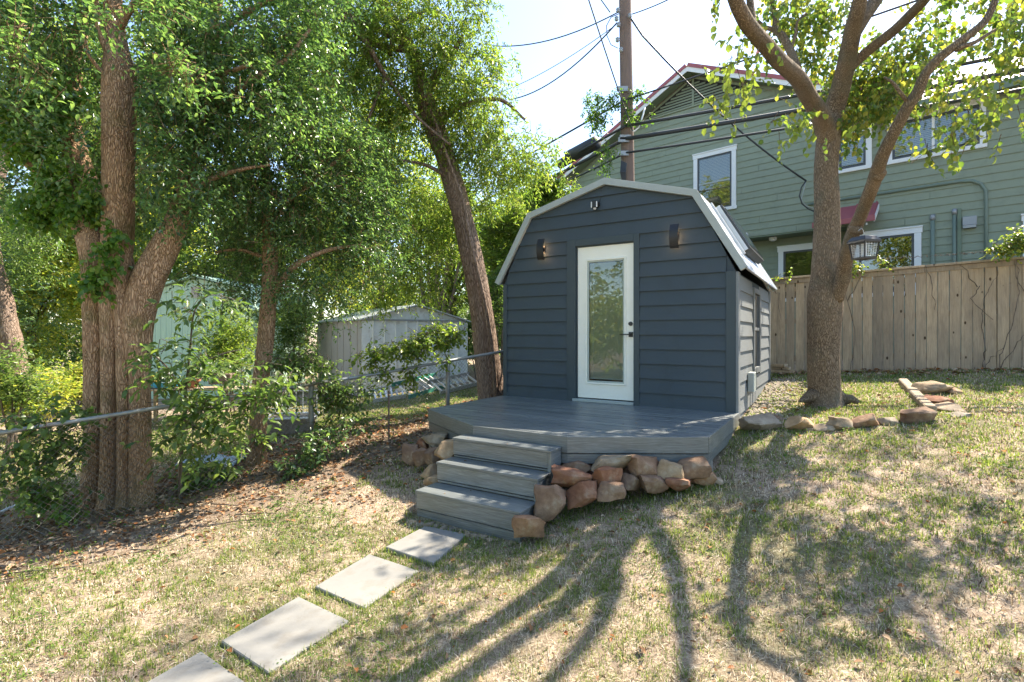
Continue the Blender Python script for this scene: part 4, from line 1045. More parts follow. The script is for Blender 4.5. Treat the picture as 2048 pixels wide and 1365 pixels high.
L6 = [(1508,62,4.3,16),(1504,35,4.35,15),(1500,0,4.4,14),(1498,-60,4.5,12),(1510,-150,4.6,8)]
L7 = [(1550,60,6.75,9),(1530,55,6.8,8),(1515,42,6.8,7)]
L8 = [(1582,100,6.6,6),(1592,65,6.6,6),(1594,45,6.6,5),(1612,28,6.6,5)]
L9 = [(1816,205,4.85,8),(1800,185,4.8,7),(1785,165,4.8,6),(1768,155,4.8,4)]
L10 = [(1910,100,4.55,12),(1930,92,4.5,10),(1950,85,4.5,8),(1990,60,4.5,6)]
for i, Lx in enumerate((L1, L2, L2b, L3, L4, L5, L6, L7, L8, L9, L10)):
    m_ = MB(); pxlimb(m_, b, Lx, n=18, rough=.06, seed=i+2, step=.06); m_.build('branch', M['bark_pear'], pear, smooth=True)
for nm_, sp_l, q_ in (('root', [(1668,790,6.7,30),(1690,800,6.66,22),(1702,798,6.6,16),(1718,806,6.55,8)], 3), ('root', [(1630,790,6.7,30),(1606,800,6.66,12),(1598,803,6.6,4)], 4),
    ('branch_stub', [(1752,355,5.38,26),(1760,347,5.34,22),(1768,342,5.3,16)], 5), ('branch_stub', [(1708,455,6.0,22),(1716,460,5.93,18),(1725,466,5.88,10)], 6)):
    m_ = MB(); pxlimb(m_, b, sp_l, n=10, seed=q_); m_.build(nm_, M['bark_pear'], pear, smooth=True)
pc = clumps_px([(1480,130,4.6,50,50,.25),(1510,170,4.8,60,35,.3),(1460,185,4.7,28,25,.2),(1570,235,5.0,30,25,.2),(1610,260,5.2,35,30,.25),(1575,290,5.1,28,18,.2),
 (1600,60,7.0,60,70,.5),(1640,110,7.0,50,60,.5),(1560,20,6.8,70,50,.5),(1650,30,6.9,50,60,.5),(1690,200,7.2,60,60,.5),(1720,170,7.2,70,60,.5),(1770,150,7.0,80,70,.5),
 (1820,90,6.8,80,70,.6),(1800,200,6.6,70,50,.5),(1720,260,6.7,60,40,.4),(1690,240,6.7,40,40,.4),(1900,60,5.4,70,60,.4),(1960,110,5.2,70,60,.4),(2010,60,5.0,70,70,.4),(1900,160,5.4,60,50,.4),
 (1930,200,5.0,60,50,.35),(1970,170,5.0,60,50,.4),(1990,230,4.9,50,40,.3),(1900,250,4.9,40,35,.3),(1890,290,4.8,28,25,.2),(1925,265,4.8,35,25,.25),(1980,270,4.8,35,25,.2),(2040,200,5.2,50,60,.4),(1950,30,5.2,60,50,.4),
 (1990,-50,5.2,90,60,.5),(2100,0,5.2,80,80,.5),(1640,-50,7.0,60,40,.4),(2120,140,5.2,60,80,.5),(1450,-70,4.4,40,40,.3)])
pd_ = [.42]*6+[1.0]*9+[.45]*40
foliage('crown', pear, 'leaf_pear', pc, 1500, .18, 5, .064, .88, 'round', singles=300, twigs=1, bark='bark_pear', seed=5, droop=.9, leafdroop=.9, sub=.09, nsub=16, dens=pd_[:len(pc)], jitter=.7)
# more crown, out of the photo above and to the right: it dapples the lawn
pc2 = np.array([(7.9,5.6,4.9,.9,.8,.7),(3.2,5.9,10.2,1.2,1.0,.9),(5.2,7.3,10.6,1.3,1.1,.9),(7.6,8.0,7.6,1.2,1.0,.9)])
foliage('crown', pear, 'leaf_pear', pc2, 500, .26, 5, .085, .85, 'diamond', seed=6, droop=.9, leafdroop=.8, sub=.13, nsub=26)

# bug zapper lantern
c = at(1728, 497, 5.86); zp = empty('bug_zapper', c, .25, 'black hooded bug zapper lantern hanging from the right stem of the tree', 'lantern')
def frust(mb, z0, w0, z1, w1): 
    V = [(s*w0, t*w0, z0) for s, t in ((-1,-1),(1,-1),(1,1),(-1,1))]+[(s*w1, t*w1, z1) for s, t in ((-1,-1),(1,-1),(1,1),(-1,1))]
    return mb.add(V, [(3,2,1,0),(4,5,6,7),(0,1,5,4),(1,2,6,5),(2,3,7,6),(3,0,4,7)])
m_ = MB(); frust(m_, .055, .115, .08, .118); frust(m_, .08, .118, .13, .085); m_.build('hood', M['black'], zp, bevel=.004)
m_ = MB(); frust(m_, -.125, .085, -.105, .088); m_.build('base', M['black'], zp)
for s, t in ((-1,-1),(1,-1),(1,1),(-1,1)): MB().tube([(s*.08, t*.08, -.11), (s*.10, t*.10, .056)], .008, 6).build('post', M['black'], zp)
m_ = MB()
for i in range(8):
    z = -.09+.018*i; w_ = .078+.002*i
    m_.tube([(-w_,-w_,z),(w_,-w_,z),(w_,w_,z),(-w_,w_,z),(-w_,-w_,z)], .0022, 4)
for i in range(5):
    q = -.8+.4*i
    m_.tube([(q*.078,-.08,-.1),(q*.095,-.097,.055)], .002, 4); m_.tube([(q*.078,.08,-.1),(q*.095,.097,.055)], .002, 4)
m_.build('grille', M['galv'], zp)
for s in (-.022, .022): MB().tube([(s, 0, -.10), (s, 0, .05)], .013, 10).build('tube', M['white'], zp)
MB().tube([(0,0,.13),(0,0,.16),(-.01,0,.20),(-.035,0,.225),(-.055,.02,.20)], .004, 6).build('hook', M['galv'], zp)

# ------------------------------------------------------------------ big tree on the left
b = at(236, 1015, 5.45); b[2] = gz1(b[0], b[1])
big = empty('elm_tree', b, 0, 'massive brown tree with fluted trunk of merged stems behind the chain link fence', 'tree')
m_ = MB()
pxlimb(m_, b, [(176,1046,5.40,66),(181,1012,5.42,46),(183,985,5.42,37),(185,900,5.45,32),(187,780,5.45,34),(188,650,5.45,38),(190,560,5.48,42),(180,480,5.5,46),(160,430,5.55,46),(120,370,5.65,44),(70,320,5.75,42),(20,285,5.85,40),(-60,200,6.0,34)], n=26, rough=.09, seed=11, step=.08)
pxlimb(m_, b, [(208,1050,5.30,52),(213,1015,5.34,36),(214,985,5.36,29),(216,900,5.38,26),(217,780,5.40,27),(220,650,5.43,36),(228,560,5.48,50),(236,450,5.5,54),(238,330,5.5,54),(238,220,5.52,56),(238,150,5.55,58),(234,110,5.58,44),(228,40,5.65,34),(220,-80,5.8,28),(205,-250,6,18)], n=28, rough=.07, seed=12, step=.08)
pxlimb(m_, b, [(248,1050,5.28,46),(246,1015,5.32,30),(246,985,5.34,23),(246,880,5.36,21),(246,760,5.38,22),(245,650,5.41,28),(242,560,5.46,40),(238,480,5.5,40)], n=20, rough=.08, seed=13, step=.08)
pxlimb(m_, b, [(294,1046,5.36,76),(286,1012,5.40,54),(283,985,5.40,43),(281,880,5.42,38),(279,760,5.44,38),(276,660,5.46,50),(284,600,5.48,56),(300,550,5.5,60),(325,505,5.55,54),(350,455,5.6,44),(368,390,5.7,36),(382,320,5.8,32),(392,240,5.9,29),(400,170,6.0,26),(420,80,6.1,22),(440,-60,6.3,24),(450,-220,6.5,14)], n=28, rough=.08, seed=14, step=.08)
pxlimb(m_, b, [(238,1035,5.70,98),(236,900,5.70,86),(235,760,5.70,80),(234,640,5.68,76),(226,540,5.68,76),(200,440,5.7,60),(160,340,5.8,44),(140,240,5.9,36),(150,120,6.0,30),(180,-20,6.2,20)], n=26, rough=.08, seed=15, step=.1)
m_.build('trunk', M['bark_big'], big, smooth=True)
for i, sp_l in enumerate([[(236,135,5.55,20),(215,100,5.5,16),(200,60,5.45,14),(190,0,5.4,12),(170,-80,5.3,8)], [(228,175,5.45,9),(200,140,5.4,8),(178,110,5.3,7),(165,60,5.2,5)],
    [(238,60,5.6,16),(260,20,5.5,14),(300,-30,5.4,10)], [(392,250,5.9,18),(450,200,5.8,15),(520,150,5.8,13),(570,120,5.9,9),(620,60,6,6)], [(365,400,5.7,14),(420,360,5.7,11),(480,340,5.7,8),(540,330,5.8,5)],
    [(70,320,5.7,18),(60,260,5.6,14),(30,180,5.4,10),(20,100,5.2,7)], [(415,100,6.1,16),(470,40,6.0,13),(560,-10,6,9)], [(400,160,6.0,12),(440,150,5.6,10),(500,130,5.2,7)]]):
    m_ = MB(); pxlimb(m_, b, sp_l, n=10, rough=.06, seed=i+30); m_.build('branch', M['bark_big'], big, smooth=True)
ca = clumps_px([(60,60,5.2,110,80,.7),(40,190,5.5,90,80,.7),(120,300,6.3,90,80,.6),(30,390,6.4,60,50,.5),(140,100,6.4,90,110,.6),(230,200,6.8,130,170,.5),(260,400,6.8,90,100,.5),
 (330,90,5.6,80,110,.7),(345,230,5.4,75,110,.6),(345,360,5.4,60,70,.5),(450,80,5.7,110,100,.8),(460,220,5.8,110,100,.8),(430,340,5.8,90,80,.6),(560,100,6.1,100,100,.8),(570,240,6.1,100,90,.7),
 (90,400,6.6,60,50,.5),(360,380,5.3,45,50,.3),(375,300,5.4,40,60,.3),(395,180,5.5,45,60,.3),(330,300,5.2,40,60,.3),(170,300,5.3,35,70,.25),(110,250,5.2,60,60,.3),(300,200,5.2,35,80,.3),
 (60,-90,5.4,160,80,.9),(260,-90,5.8,140,80,.9),(450,-90,6.0,150,80,.9),(620,-50,6.2,110,80,.8),(-120,50,5.4,110,120,.9)])
foliage('crown', big, 'leaf_dark', ca, 8600, .26, 7, .060, .52, 'diamond', twigs=3, bark='bark_big', seed=21, droop=.5, leafdroop=.35, sub=.13, nsub=32, singles=120, avoid=(196, 274, 5.75))
cn = clumps_px([(40,70,3.9,60,20,.12),(60,150,4.0,50,16,.12),(20,120,4.0,40,20,.12),(330,125,4.3,45,16,.12),(390,160,4.3,40,14,.12),(210,25,4.2,30,20,.12),(300,20,4.3,60,20,.15),(450,190,4.6,40,16,.12)])
foliage('spray', big, 'leaf_dark', cn, 150, .26, 9, .055, .5, 'round', seed=22, droop=.5, leafdroop=.15, sub=.05, nsub=4, jitter=.2, twigs=1, bark='bark_big')

# ivy on its left side
iv = clumps_px([(205,600,5.28,10,60,.03),(212,520,5.28,22,40,.04),(225,470,5.3,20,40,.04),(150,420,5.42,40,35,.06),(110,350,5.45,45,40,.08),(60,290,5.5,50,40,.08),(200,400,5.45,25,60,.06),(30,250,5.6,50,50,.1),(180,560,5.3,12,50,.04),(85,420,5.6,50,40,.1),(205,740,5.28,8,14,.02),(60,230,5.4,50,50,.1),(120,200,5.4,40,50,.1)])
ivy = empty('ivy_vine', at(205, 600, 5.3), 0, 'bright green ivy climbing the left limb and trunk of the massive tree', 'ivy')
foliage('foliage', ivy, 'ivy', iv, 1500, .10, 4, .055, .9, 'round', seed=24, droop=.8, leafdroop=.8, sub=.04, nsub=30, jitter=.3)

# ------------------------------------------------------------------ slim dark-leaved tree
b = at(516, 915, 6.35); b[2] = gz1(b[0], b[1])
slim = empty('privet_tree', b, 0, 'slim straight brown trunk with dark glossy leaves between the massive tree and the metal shed', 'tree')
m_ = MB(); pxlimb(m_, b, [(513,940,6.35,44),(514,905,6.35,36),(516,850,6.37,32),(522,760,6.4,31),(530,690,6.42,31),(536,620,6.45,30),(540,560,6.48,29),(540,500,6.5,28),(536,420,6.55,24),(530,330,6.6,20),(520,230,6.65,15),(515,120,6.7,10)], n=20, rough=.05, seed=41); m_.build('trunk', M['bark_big'], slim, smooth=True)
for i, sp_l in enumerate([[(540,600,6.45,15),(565,560,6.4,13),(600,525,6.4,11),(660,500,6.4,8),(720,490,6.5,5)], [(538,450,6.5,14),(580,400,6.5,11),(640,350,6.6,9),(700,300,6.7,5)], [(534,400,6.5,10),(480,340,6.4,8),(430,290,6.4,5)],
    [(612,380,6.5,9),(600,300,6.6,8),(605,220,6.7,6),(590,150,6.7,4)], [(540,520,6.5,9),(480,500,6.4,7),(430,505,6.3,4)]]):
    m_ = MB(); pxlimb(m_, b, sp_l, n=9, rough=.05, seed=i+50); m_.build('branch', M['bark_big'], slim, smooth=True)
cs = clumps_px([(480,400,6.5,90,80,.7),(590,400,6.6,90,90,.7),(680,400,6.8,90,90,.7),(640,510,6.5,90,60,.5),(730,490,6.9,70,70,.6),(520,500,6.8,80,50,.4),(440,470,6.5,60,40,.4),(600,580,6.4,60,35,.35),(680,590,6.5,50,35,.3),(640,640,6.3,40,25,.2),(470,590,6.6,40,25,.2),(430,565,6.0,50,25,.25),(380,545,5.9,40,20,.2),(560,590,6.9,60,30,.3),
 (640,300,6.9,90,70,.7),(730,320,7.2,80,90,.7),(760,430,7.1,60,60,.5),(600,220,6.9,90,70,.7)])
foliage('crown', slim, 'leaf_dark', cs, 5600, .22, 8, .050, .46, 'diamond', twigs=3, bark='bark_big', seed=42, droop=.5, leafdroop=.3, sub=.11, nsub=34)

# ------------------------------------------------------------------ leaning pecan
b = at(990, 806, 8.9); b[2] = gz1(b[0], b[1])
pec = empty('pecan_tree', b, 0, 'leaning brown trunk with lime green leaves beside the left wall of the blue shed', 'tree')
m_ = MB(); pxlimb(m_, b, [(992,840,8.9,61),(985,790,8.9,57),(975,720,8.9,50),(965,640,8.9,46),(952,560,8.9,44),(938,490,8.9,42),(924,430,8.85,40),(906,365,8.8,42),(890,310,8.75,40),(872,262,8.7,42),(855,215,8.65,38),(845,180,8.6,33),(830,120,8.5,26),(800,60,8.4,20),(760,-10,8.3,15),(720,-120,8.2,8)], n=26, rough=.07, seed=61, step=.09); m_.build('trunk', M['bark_pecan'], pec, smooth=True)
m_ = MB(); pxlimb(m_, b, [(992,800,8.62,10),(985,700,8.60,10),(968,600,8.58,9),(945,500,8.55,9),(925,400,8.5,8),(900,330,8.45,7),(880,270,8.4,6),(862,220,8.4,5)], n=8, rough=.05, seed=62); m_.build('vine_stem', M['bark_pecan'], pec, smooth=True)
for i, sp_l in enumerate([[(850,190,8.6,20),(880,140,8.5,16),(910,100,8.4,11),(925,70,8.3,6)], [(870,240,8.6,14),(930,210,8.5,11),(1000,200,8.4,8),(1050,240,8.4,5)], [(815,90,8.4,18),(760,60,8.2,14),(700,30,8.0,12),(660,-10,7.9,8)],
    [(815,100,8.4,14),(770,95,8.2,12),(720,75,8.0,11),(690,40,7.9,10),(600,22,7.8,8)], [(780,110,8.2,10),(790,60,8.2,8),(810,40,8.2,6),(860,18,8.2,5)], [(700,40,7.9,14),(730,80,7.9,12),(770,150,8.0,9),(830,230,8.1,6),(900,290,8.1,4)], [(770,150,8.0,7),(740,230,8.0,5),(700,330,8.0,4)],
    [(905,360,8.7,9),(850,330,8.6,7),(790,320,8.5,5)]]):
    m_ = MB(); pxlimb(m_, b, sp_l, n=9, rough=.05, seed=i+70); m_.build('branch', M['bark_pecan'], pec, smooth=True)
cp = clumps_px([(800,70,8.3,110,80,.9),(890,70,8.4,80,80,.9),(900,170,8.5,90,80,.8),(960,210,8.6,70,70,.8),(980,120,8.5,28,50,.4),(940,280,8.8,80,60,.7),(1000,300,8.7,60,60,.7),(1060,310,8.6,50,45,.5),(1090,345,8.6,30,25,.35),(720,150,8.2,90,90,.8),(780,230,8.6,70,70,.6),
 (720,290,8.6,80,70,.7),(700,60,8.2,90,80,.8),(770,330,8.8,60,40,.6),(830,420,9.0,60,60,.6),(740,400,8.9,70,60,.6),(850,520,9.3,50,70,.6),(980,370,9.3,60,50,.5),(900,420,9.6,60,60,.6),(790,560,9.2,60,50,.6),
 (800,-60,8.2,160,60,1.0),(950,20,8.3,40,40,.5),(640,150,8.6,60,90,.6)])
foliage('crown', pec, 'leaf_lime', cp, 5600, .30, 10, .085, .30, 'diamond', twigs=2, bark='bark_pecan', seed=63, droop=.8, leafdroop=.4, sub=.15, nsub=26, jitter=.5)

# ------------------------------------------------------------------ sapling, vines and weeds near the fence
b = at(362, 990, 5.35); b[2] = gz1(b[0], b[1])
sap = empty('sapling', b, 0, 'leafy young sapling with broad green leaves in front of the chain link fence', 'sapling')
m_ = MB(); pxlimb(m_, b, [(362,1010,5.35,7),(360,950,5.33,7),(366,860,5.28,6),(372,780,5.2,5),(380,700,5.15,4),(385,640,5.1,3)], n=8, seed=80)
for sp_l in ([(366,850,5.3,4),(420,800,5.1,4),(480,790,5.0,3),(540,800,5.0,2)], [(370,790,5.2,4),(330,730,5.1,3),(290,700,5.0,2)], [(375,740,5.2,4),(440,710,5.1,3),(480,700,5.0,2)], [(362,900,5.3,4),(420,880,5.1,3),(470,880,5.0,2)], [(380,690,5.1,3),(390,620,5.1,3),(420,590,5.1,2),(470,600,5.1,2)]):
    pxlimb(m_, b, sp_l, n=6, seed=81)
m_.build('stem', M['bark_far'], sap, smooth=True)
csap = clumps_px([(380,640,5.1,40,30,.2),(420,600,5.1,50,18,.2),(330,700,5.0,50,20,.2),(400,740,5.0,60,40,.3),(460,760,5.0,60,50,.3),(380,820,5.0,60,50,.3),(450,850,5.0,70,50,.3),(520,800,5.0,60,40,.3),(350,880,5.1,50,40,.3),(430,900,5.1,50,30,.25),(545,760,5.1,40,30,.3),(320,760,5.1,30,40,.25),(340,600,5.2,30,14,.15)])
foliage('crown', sap, 'leaf_mid', csap, 240, .24, 7, .088, .44, 'round', singles=280, twigs=1, seed=82, droop=.4, leafdroop=.35, sub=.05, nsub=10, jitter=.35)
def plant(name, base, cl, label, cat, mat='ivy', nt=120, L=.05, k=5, tl=.16, wr=.7, seed=0, singles=0, group=None, zmin=.0, **kw):
    bb = Vector(base); o = empty(name, bb, 0, label, cat, group)
    foliage('foliage', o, mat, clumps_px(cl), nt, tl, k, L, wr, 'round', seed=seed, singles=singles, twigs=1, zmin=zmin, **kw)
    return o
plant('fence_vine', fl(.62), [(740,705,6.7,30,16,.1),(790,700,6.8,30,18,.1),(830,690,6.9,35,20,.12),(870,678,7.1,30,18,.1),(905,668,7.2,28,16,.1),(830,735,6.9,14,28,.06),(893,715,7.2,8,40,.05),(810,760,6.8,8,24,.05),(870,655,7.1,20,10,.08),(760,740,6.75,20,20,.06)], 'green vine draped over the chain link top rail in front of the white metal shed', 'vine', 'leaf_lime', 420, .055, seed=91, sub=.05, nsub=14, droop=.5, singles=120)
plant('fence_vine', fl(.33), [(600,720,6.0,50,25,.15),(560,730,5.9,30,25,.15),(640,740,6.1,40,25,.15),(650,790,6.2,40,35,.15),(560,790,5.9,30,25,.12),(680,790,6.3,30,25,.12),(740,850,6.4,30,14,.1),(700,820,6.3,35,20,.12),(650,860,6.2,30,25,.12),(720,770,6.3,25,25,.12)], 'tangle of glossy green vine on the chain link fence right of the slim trunk', 'vine', 'leaf_mid', 430, .055, seed=92, sub=.06, nsub=14, droop=.5, singles=120, wr=.55)
plant('fence_vine', fl(-.2), [(60,850,4.6,40,20,.12),(110,900,4.8,50,40,.15),(40,920,4.6,40,25,.12),(130,960,4.9,40,30,.12),(90,830,4.8,50,15,.12),(140,880,4.9,30,30,.12),(20,980,4.5,30,25,.1),(150,830,4.9,30,20,.1)], 'green vine leaves hanging through the chain link fence left of the massive trunk', 'vine', 'leaf_mid', 170, .065, seed=93, sub=.06, nsub=12, droop=.6, singles=120)
plant('weed_plant', hit(640, 905), [(610,905,5.75,28,22,.1),(645,880,5.8,40,16,.1),(590,935,5.6,16,25,.08),(700,850,5.9,40,8,.06)], 'leafy weed sprig with sunlit silvery leaves at the fence right of the slim trunk', 'plant', 'leaf_dark', 150, .06, seed=94, sub=.03, nsub=12, wr=.5)
plant('weed_plant', hit(150, 1030), [(140,1015,4.95,22,14,.08),(70,990,4.9,30,14,.08),(155,1030,4.85,14,10,.05)], 'low round leaved green weed at the foot of the fluted trunk', 'plant', 'ivy', 110, .055, seed=95, sub=.03, nsub=10)
plant('weed_plant', hit(440, 960), [(420,955,5.7,40,14,.12),(460,950,5.8,30,12,.1),(380,965,5.6,20,10,.1),(520,880,6.2,12,10,.06)], 'patch of green weeds behind the fence between the two trunks', 'plant', 'ivy', 190, .05, seed=96, sub=.04, nsub=12)
plant('weed_plant', hit(1560, 725), [(1560,570,9.4,1,1,.1)], 'tiny sprig', 'plant', 'ivy', 1, .03, seed=97) if False else None
plant('fence_top_vine', (FA.x+1.5, FA.y-.8, EYE+.9), [(1706,533,9.1,16,8,.08),(1555,551,9.6,8,5,.05),(1581,549,9.5,6,6,.05),(1760,523,8.95,8,3,.05)], 'yellowing vine leaves on top of the wooden fence behind the tree', 'vine', 'leaf_pear', 60, .05, seed=98, sub=.03, nsub=10)
plant('fence_top_vine', (FA.x+3.2, FA.y-1.7, EYE+1.3), [(2030,485,8.05,28,14,.1),(2010,497,8.1,30,8,.08),(2046,470,8.0,14,10,.08)], 'yellow green vine with dry stems on the fence top at the right edge', 'vine', 'leaf_pear', 110, .06, seed=99, sub=.04, nsub=14)
# dry vine stems on the wooden fence
def fence_pt(s, z, off=-.02):                # point on the picket face
    p = Vector((FA.x, FA.y, 0))+Vector((fd.x, fd.y, 0))*s; q = Vector((fd.y, -fd.x, 0)); return Vector((p.x+q.x*-off*-1, p.y+q.y*-off*-1, EYE-.72+z+s*fslope))
def fp(px, py): 
    # where the pixel meets the fence plane
    t = (px-1024)/FPX; s = (t*FA.y-FA.x)/(fd.x-t*fd.y); Y = FA.y+fd.y*s; p = Vector(at(px, py, Y)); return p+Vector((fd.y, -fd.x, 0))*.022
vs = empty('dry_vine', fp(2010, 745), 0, 'bare brown vine stems spreading over the pickets of the wooden fence', 'vine')
m_ = MB(); r_ = np.random.default_rng(3)
for path in ([(1995,740),(2005,700),(2020,660),(2034,600),(2036,540),(2030,515)], [(2000,735),(2030,690),(2048,670)], [(1962,745),(1985,715),(2008,695)], [(1962,738),(1968,700),(1962,640),(1970,590),(1985,565),(1995,540)], [(1958,575),(1925,535),(1905,520)],
    [(1845,530),(1862,560),(1868,620)], [(1960,575),(1940,600),(1985,640)], [(1690,520),(1695,600),(1710,680),(1700,740)], [(1695,600),(1720,560),(1740,545)], [(2048,590),(2030,540),(2034,510)], [(1550,570),(1556,590),(1562,640)]):
    pts_ = []
    for i in range(len(path)-1):
        for t in np.linspace(0, 1, 5)[:-1]:
            x_ = path[i][0]*(1-t)+path[i+1][0]*t+r_.normal()*2; y_ = path[i][1]*(1-t)+path[i+1][1]*t+r_.normal()*2; pts_.append(fp(x_, y_)-vs.location)
    pts_.append(fp(*path[-1])-vs.location); m_.tube(pts_, [.006*(1-.6*i/len(pts_)) for i in range(len(pts_))], 5)
for i in range(90):
    x_ = 1700+330*r_.random()**.7; c_ = fp(x_, 533-(x_-1600)*.066); c_ -= vs.location; q_ = c_+Vector(r_.normal(size=3)*.06); q_.z = c_.z+abs(r_.normal())*.02+.02; c_.z += .01
    m_.tube([c_, (c_+q_)/2+Vector((0,0,.02)), q_], .003, 4)
m_.build('stems', M['bark_far'], vs, smooth=True, kind='stuff')
# vines on the pole
plant('pole_vine', at(1250, 250, PY-.3), [(1200,215,PY-.3,25,35,.2),(1190,235,PY-.3,22,35,.2),(1225,200,PY-.3,20,20,.15),(1275,190,PY-.2,25,16,.15),(1255,225,PY-.3,12,14,.1),(1180,200,PY-.3,12,12,.1),(1215,300,PY-.3,14,30,.12),(1210,330,PY-.3,12,20,.1),(1290,240,PY-.2,10,10,.1),(1262,240,PY-.3,10,12,.1)],
    'thin leafy vine growing over the cables and the utility pole', 'vine', 'ivy', 420, .055, seed=100, sub=.06, nsub=14, droop=.6)

# ------------------------------------------------------------------ structures beyond the chain link fence
ms = empty('metal_shed', (-3.62, 12.5, gz1(-3.62, 12.5)), R(36), 'low white steel shed with shallow gable roof beyond the chain link fence', 'shed')
msz = ms.location.z; ze = EYE+.36-msz; zpk = EYE+.74-msz; Wm = 2.95; Lm = 3.6
m_ = MB(); m_.box((.02, .02, 0), (Wm-.02, Lm, ze)); m_.prism([(.02, ze), (Wm-.02, ze), (Wm/2, zpk-.02)], .02, Lm); m_.build('body', M['shedsteel'], ms)
npn = 10
for i in range(npn):
    a = Wm*i/npn; b_ = Wm*(i+1)/npn; MB().add([(a+.004, .0, .02), (b_-.03, .0, .02), (b_-.012, -.04, .02), (b_-.004, -.04, .02), (a+.004, .0, ze-.03), (b_-.03, .0, ze-.03), (b_-.012, -.04, ze-.03), (b_-.004, -.04, ze-.03), (a+.004, .018, .02), (b_-.004, .018, .02), (a+.004, .018, ze-.03), (b_-.004, .018, ze-.03)],
        [(0,1,5,4),(1,2,6,5),(2,3,7,6),(3,9,11,7),(8,0,4,10),(9,8,10,11),(4,5,6,7,11,10),(0,8,9,3,2,1)]).build('wall_panel', M['shedsteel'], ms)
for i in range(14):
    a = Lm*i/14; b_ = Lm*(i+1)/14
    MB().box((-.015 if i % 2 else -.004, a+.004, .02), (.019, b_-.004, ze-.03)).build('wall_panel', M['beige'], ms)
MB().box((-.02, -.03, ze-.03), (Wm+.02, -.001, ze+.015)).build('eave_trim', M['galv_dull'], ms)
for a, b_ in (((-.1, ze-.03), (Wm/2, zpk)), ((Wm/2, zpk), (Wm+.1, ze-.03))):
    V = [(a[0], -.08, a[1]), (b_[0], -.08, b_[1]), (b_[0], Lm+.05, b_[1]), (a[0], Lm+.05, a[1])]; V += [(p[0], p[1], p[2]+.03) for p in V]
    MB().add(V, [(0,3,2,1),(4,5,6,7),(0,1,5,4),(1,2,6,5),(2,3,7,6),(3,0,4,7)]).build('roof', M['galv'], ms)
# mint barn
bx = at(300, 700, 15.0); mn = empty('barn_shed', (bx[0], 15.0, gz1(bx[0], 15.)), R(-6), 'pale mint green barn shaped shed behind the massive trunk', 'shed')
mz = mn.location.z; Wb = 2.86; ee = EYE+.82-mz; kk = EYE+1.30-mz; pk = EYE+1.60-mz
prof = [(0, 0), (Wb, 0), (Wb, ee), (Wb-.20, kk), (Wb/2, pk), (.20, kk), (0, ee)]
MB().prism(prof, .02, 3.5).build('body', M['mint'], mn)
nb = 17
for i in range(nb):
    a = Wb*i/nb+.004; b_ = Wb*(i+1)/nb-.004
    for z_a, z_b in ((0, 1.25), (1.258, 3.3)):
        p = clip_conv([(a, z_a), (b_, z_a), (b_, z_b), (a, z_b)], prof)
        if area(p) > .005: MB().prism(p, .0, .019).build('siding_board', M['mint'], mn)
rp_ = [(-.08, ee-.12), (.17, kk+.03), (Wb/2, pk+.04), (Wb-.17, kk+.03), (Wb+.08, ee-.12)]
for i in range(4):
    (xa, z_a), (xb, z_b) = rp_[i], rp_[i+1]
    V = [(xa, -.12, z_a), (xb, -.12, z_b), (xb, 3.6, z_b), (xa, 3.6, z_a)]; V += [(x, y, z+.06) for x, y, z in V]
    MB().add(V, [(0,3,2,1),(4,5,6,7),(0,1,5,4),(1,2,6,5),(2,3,7,6),(3,0,4,7)]).build('roof', M['mint'], mn)
MB().box((Wb/2-.14, -.03, pk-.55), (Wb/2+.10, -.001, pk-.25)).build('vent', M['beige'], mn)
# ladders
def ladder(pa, pb, label, mat, w_=.40, rung='alu', nr=9):
    A = Vector(hit(*pa)); B = Vector(hit(*pb)); A.z += .06; B.z += .06; d = (B-A).normalized(); sd = Vector((-d.y, d.x, 0)).normalized()
    if sd.y < 0: sd = -sd
    up = sd*.85*w_+Vector((0, 0, .5*w_)); o = empty('ladder', A, 0, label, 'ladder')
    MB().beam((0,0,0), B-A, .03, .09).build('rail', M[mat], o, bevel=.003); MB().beam(up, B-A+up, .03, .09).build('rail', M[mat], o, bevel=.003)
    for i in range(nr):
        c_ = (B-A)*((i+.5)/nr); MB().beam(c_+up*.03, c_+up*.97, .035, .035).build('rung', M[rung], o)
ladder((818, 800), (902, 774), 'green fibreglass ladder lying against the white steel shed', 'greenpaint', .5, nr=8)
ladder((880, 792), (962, 771), 'bare aluminium ladder lying nearer the leaning trunk', 'alu', .42, nr=7)
ladder((746, 808), (812, 798), 'aluminium ladder end lying left of the green ladder', 'alu', .4, nr=6)
# tub and rack
c = hit(585, 866); tub = empty('storage_tub', c, .2, 'beige tapered tub with white rim behind the fence right of the slim trunk', 'tub')
m_ = MB(); V = [(-.28,-.2,0),(.28,-.2,0),(.28,.2,0),(-.28,.2,0),(-.34,-.25,.26),(.34,-.25,.26),(.34,.25,.26),(-.34,.25,.26)]
m_.add(V, [(3,2,1,0),(4,5,6,7),(0,1,5,4),(1,2,6,5),(2,3,7,6),(3,0,4,7)]); m_.build('body', M['rock_pale'], tub, bevel=.02)
m_ = MB(); m_.tube([(-.36,-.27,.27),(.36,-.27,.27),(.36,.27,.27),(-.36,.27,.27),(-.36,-.27,.27)], .018, 6); m_.build('rim', M['white'], tub)
c = hit(585, 852); rk = empty('wire_rack', c, .1, 'white wire rack standing behind the beige tub', 'rack')
m_ = MB()
for i in range(8): m_.tube([(-.4+.115*i, 0, 0), (-.4+.115*i, 0, .62)], .008, 5)
m_.tube([(-.42,0,.6),(.42,0,.6)], .01, 5); m_.tube([(-.42,0,.3),(.42,0,.3)], .01, 5); m_.build('bars', M['white'], rk)
